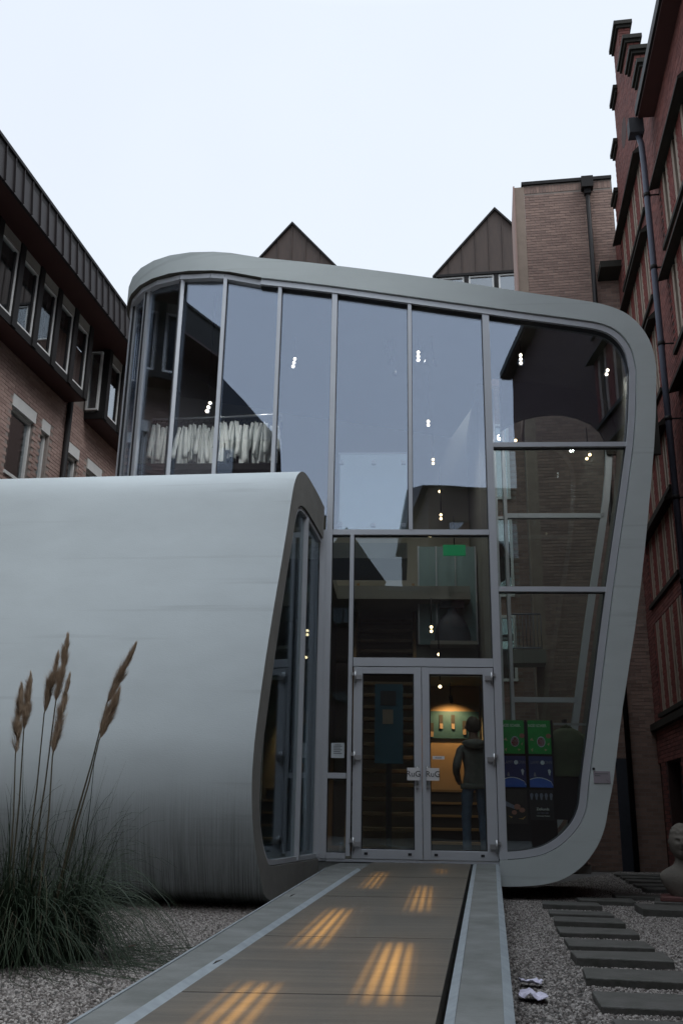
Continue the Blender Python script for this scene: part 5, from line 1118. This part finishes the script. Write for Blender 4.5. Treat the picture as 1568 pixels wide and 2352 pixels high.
litter(1218, 2257, 0.15, 0.13, -0.3, 1, 'thin strip of crumpled white paper lying on the gravel')
litter(1224, 2288, 0.17, 0.20, -0.15, 5, 'larger crumpled white paper with a notch lying on the gravel')
def leaf(x, y, z, L_, rot, lab, col):
    q = onz(x, y, z); m = MB(); c, s = math.cos(rot), math.sin(rot)
    pr = [(-0.5, 0, 0), (-0.2, 0.16, 0.012), (0.15, 0.17, 0.016), (0.5, 0, 0.02), (0.15, -0.17, 0.014), (-0.2, -0.16, 0.010)]
    m.prism([Vector((q.x + (a * c - b * s) * L_, q.y + (a * s + b * c) * L_, z + h)) for a, b, h in pr], (0, 0, 0.0015)); o = m.build('fallen_leaf', mat('dry_leaf', col, 0.8)); tag(o, lab, 'leaf')
leaf(500, 2215, 0.315, 0.045, 0.2, 'small dark dry leaf lying on the left kerb top', (0.03, 0.025, 0.02)); leaf(672, 2060, 0.385, 0.045, 0.4, 'tiny dark leaf on the left kerb near the tunnel', (0.03, 0.025, 0.02)); leaf(300, 2178, 0.035, 0.09, 0.7, 'reddish dry leaf lying in the gravel by the pampas grass', (0.09, 0.03, 0.02))

# ------------------------------------------------------------------ pampas grass
PA = thing('pampas_grass', 'pampas grass clump with feathery plumes before the concrete tunnel', 'plant', (-2.05, 6.85, 0))
BLADE = mat('grass_blade', (0.012, 0.024, 0.013), 0.6, rnd=0.9, col2=(0.036, 0.052, 0.030), spec=0.2); STEM = mat('plume_stem', (0.085, 0.075, 0.045), 0.7, rnd=0.5); PLUME = mat('plume_feather', (0.50, 0.39, 0.28), 0.9, rnd=0.8, col2=(0.32, 0.23, 0.16))
rnd = random.Random(12); m = MB()
CLUMPS = [(rnd.uniform(0, 6.283), 0.42 * math.sqrt(rnd.random()), rnd.uniform(0, 6.283), rnd.uniform(0.75, 1.15)) for _ in range(46)]
CLUMPS = [(a, r_, a + rnd.gauss(0, 0.5), c_) for a, r_, _, c_ in CLUMPS]
for i in range(2000):
    ca, cr_, clean, cs = CLUMPS[i % len(CLUMPS)]; base = Vector((-2.08 + cr_ * math.cos(ca) + rnd.gauss(0, 0.035), 6.9 + cr_ * math.sin(ca) + rnd.gauss(0, 0.035), 0)); a = ca
    da = clean + rnd.gauss(0, 0.75); L_ = rnd.uniform(0.55, 1.45) * cs; arch = min(1.15, abs(rnd.gauss(0.55, 0.3))); wd = rnd.uniform(0.0018, 0.0048)
    if i % 37 == 0: L_ *= 1.35; arch = 0.75
    d = Vector((math.cos(da), math.sin(da), 0)); sd = Vector((-d.y, d.x, 0)); up = 1.25 - 0.5 * arch; n = 8; vs = []
    for k in range(n + 1):
        s = k / n; h = L_ * (up * s * (1 - 0.28 * s) - (0.55 + 0.65 * arch) * s ** 3 * arch); o_ = L_ * (0.10 * s + 0.75 * arch * s * s); p = base + d * o_ + Vector((0, 0, max(0.012, h)))
        p += sd * 0.03 * math.sin(s * 3 + i); w_ = wd * (1 - s ** 2 * 0.95); vs += [p - sd * w_, p + sd * w_ + Vector((0, 0, 0.002))]
    m.add(vs, [(2 * k, 2 * k + 1, 2 * k + 3, 2 * k + 2) for k in range(n)], 0, True)
m.build('leaves', BLADE, PA, fix=False, kind='stuff')
m = MB()
for i in range(160):
    a = rnd.uniform(0, 6.283); base = Vector((-2.08 + 0.4 * math.cos(a) * rnd.random(), 6.9 + 0.4 * math.sin(a) * rnd.random(), 0.02)); d = Vector((math.cos(a), math.sin(a), 0)); sd = Vector((-d.y, d.x, 0)) * rnd.uniform(0.0015, 0.004); L_ = rnd.uniform(0.4, 1.0); k_ = rnd.uniform(0.15, 0.9); vs = []
    for k in range(7):
        q = k / 6; p = base + d * L_ * q * 0.8 + Vector((0, 0, max(0.008, L_ * k_ * math.sin(q * 2.6) * 0.8))); vs += [p - sd * (1 - q * 0.9), p + sd * (1 - q * 0.9)]
    m.add(vs, [(2 * k, 2 * k + 1, 2 * k + 3, 2 * k + 2) for k in range(6)], 0, True)
m.build('dead_leaves', mat('dry_straw', (0.09, 0.075, 0.045), 0.8, rnd=0.8), PA, fix=False, kind='stuff')
plumes = [((52, 1567), (36, 1735), (22, 2020), 0.0), ((73, 1547), (55, 1680), (30, 2000), 0.15), ((136, 1502), (102, 1640), (62, 1990), 0.1), ((158, 1457), (128, 1615), (75, 1990), -0.05), ((162, 1550), (121, 1738), (100, 1990), -0.2), ((313, 1480), (246, 1615), (168, 1900), 0.05), ((276, 1585), (228, 1700), (175, 1900), -0.1)]
for k, (tip, bot, low, dy) in enumerate(plumes):
    Y = 6.85 + dy; at = lambda p: onplane(p[0], p[1], Vector((0, Y, 0)), Vector((0, 1, 0)))
    T_, B_, L_ = at(tip), at(bot), at(low); g0 = Vector((L_.x * 0.4 + -2.05 * 0.6, 6.9 + dy * 0.6, 0.0))
    m = MB(); pts = [g0, L_ * 0.6 + g0 * 0.4, L_, L_.lerp(B_, 0.5) + Vector((0.008, 0, 0)), B_, B_.lerp(T_, 0.5)]; m.tube(pts, [0.008, 0.0075, 0.007, 0.0055, 0.0045, 0.003], 6); st = m.build('stem', STEM, PA)
    m = MB(); ax = T_ - B_; Ln = ax.length; axn = ax.normalized(); bx = axn.cross(Vector((0, 1, 0))).normalized(); by = axn.cross(bx); r3 = random.Random(k)
    tufts = [(r3.random() ** 0.9, r3.uniform(0, 6.283), r3.uniform(0.6, 1.5)) for _ in range(60)]
    for i in range(3000):
        ts, ta, tl = tufts[i % 60]; s = min(1, max(0, ts + r3.gauss(0, 0.02))); a = ta + r3.gauss(0, 0.35); wid = 0.030 * (math.sin(math.pi * min(1, s * 0.84 + 0.14)) ** 0.7) * (1.3 - 0.5 * s) * tl
        rad = bx * math.cos(a) + by * math.sin(a); p0 = B_ + ax * s * 0.92; l = r3.uniform(0.04, 0.13) * (1.15 - 0.6 * s) * (0.6 + 0.4 * tl)
        p1 = p0 + rad * wid * r3.uniform(0.35, 0.95) + axn * l * 0.55; p2 = p0 + rad * wid * r3.uniform(0.7, 1.7) + axn * l + bx * 0.010; side2 = rad.cross(axn) * r3.uniform(0.0004, 0.0011)
        m.add([p0 - side2, p0 + side2, p1 - side2 * 1.4, p1 + side2 * 1.4, p2], [(0, 1, 3, 2), (2, 3, 4)])
    m.build('plume', PLUME, st, fix=False)

# ------------------------------------------------------------------ gravel
def pebble_nodes(name, material, density, smin, smax, seed):
    ng = bpy.data.node_groups.new(name, 'GeometryNodeTree'); ng.interface.new_socket('Geometry', in_out='INPUT', socket_type='NodeSocketGeometry'); ng.interface.new_socket('Geometry', in_out='OUTPUT', socket_type='NodeSocketGeometry')
    n = ng.nodes; l = ng.links; gi = n.new('NodeGroupInput'); go = n.new('NodeGroupOutput'); ds = n.new('GeometryNodeDistributePointsOnFaces'); ds.inputs['Density'].default_value = density; ds.inputs['Seed'].default_value = seed
    ico = n.new('GeometryNodeMeshIcoSphere'); ico.inputs['Radius'].default_value = 1.0; ico.inputs['Subdivisions'].default_value = 2
    nz = n.new('ShaderNodeTexNoise'); nz.inputs['Scale'].default_value = 0.9; sp = n.new('GeometryNodeSetPosition'); vm = n.new('ShaderNodeVectorMath'); vm.operation = 'MULTIPLY_ADD'; vm.inputs[1].default_value = (1.5, 1.5, 1.5); vm.inputs[2].default_value = (-0.75, -0.75, -0.75)
    l.new(nz.outputs['Color'], vm.inputs[0]); l.new(ico.outputs['Mesh'], sp.inputs['Geometry']); l.new(vm.outputs[0], sp.inputs['Offset'])
    sm = n.new('GeometryNodeSetMaterial'); sm.inputs['Material'].default_value = material; l.new(sp.outputs['Geometry'], sm.inputs['Geometry'])
    ins = n.new('GeometryNodeInstanceOnPoints'); rv = n.new('FunctionNodeRandomValue'); rv.data_type = 'FLOAT_VECTOR'; rv.inputs['Min'].default_value = (0, 0, 0); rv.inputs['Max'].default_value = (6.28, 6.28, 6.28)
    rs = n.new('FunctionNodeRandomValue'); rs.data_type = 'FLOAT_VECTOR'; rs.inputs['Min'].default_value = (smin, smin, smin * 0.7); rs.inputs['Max'].default_value = (smax, smax, smax * 0.8); rs.inputs['Seed'].default_value = 5
    l.new(gi.outputs[0], ds.inputs['Mesh']); l.new(ds.outputs['Points'], ins.inputs['Points']); l.new(sm.outputs['Geometry'], ins.inputs['Instance']); l.new(rv.outputs['Value'], ins.inputs['Rotation']); l.new(rs.outputs['Value'], ins.inputs['Scale'])
    j = n.new('GeometryNodeJoinGeometry'); l.new(gi.outputs[0], j.inputs[0]); l.new(ins.outputs['Instances'], j.inputs[0]); l.new(j.outputs[0], go.inputs[0]); return ng
def pebble_mat():
    m = bpy.data.materials.new('gravel_pebble'); m.use_nodes = True; t = m.node_tree; b = t.nodes['Principled BSDF']; b.inputs['Roughness'].default_value = 0.75
    oi = t.nodes.new('ShaderNodeObjectInfo'); cr = t.nodes.new('ShaderNodeValToRGB'); e = cr.color_ramp.elements
    e[0].color = (0.075, 0.062, 0.054, 1); e[1].color = (0.38, 0.35, 0.32, 1); e[1].position = 1.0
    for p, c in ((0.22, (0.13, 0.115, 0.105, 1)), (0.5, (0.22, 0.20, 0.185, 1)), (0.78, (0.33, 0.31, 0.29, 1))): x = e.new(p); x.color = c
    t.links.new(oi.outputs['Random'], cr.inputs['Fac']); t.links.new(cr.outputs['Color'], b.inputs['Base Color']); return m
PEB = pebble_mat()
beds = [('gravel', 'loose pale gravel between tunnel and ramp', [(-3.6, 4.3), (-1.02, 4.3), (-0.98, 4.8), (-0.16, 11.2), (-1.2, 12.0), (-4.6, 12.4)], 3000, 0.0055, 0.0135, 1),
        ('gravel', 'loose pale gravel round the stepping stones', [(0.76, 4.3), (1.95, 11.9), (2.0, 12.6), (5.6, 19.0), (6.2, 18.9), (4.9, 12.0), (2.9, 4.3)], 2600, 0.0055, 0.0135, 2)]
for nm, lab, poly, dens, s0, s1, sd in beds:
    me = bpy.data.meshes.new(nm); bm = bmesh.new(); f = bm.faces.new([bm.verts.new((x, y, 0.0)) for x, y in poly]); bmesh.ops.triangulate(bm, faces=[f]); bm.normal_update()
    for q in bm.faces:
        if q.normal.z < 0: q.normal_flip()
    bm.to_mesh(me); bm.free(); me.materials.append(M['soil']); o = bpy.data.objects.new(nm, me); COL.objects.link(o); o['kind'] = 'stuff'; o['label'] = lab
    md = o.modifiers.new('pebbles', 'NODES'); md.node_group = pebble_nodes('pebbles_%d' % sd, PEB, dens, s0, s1, sd)
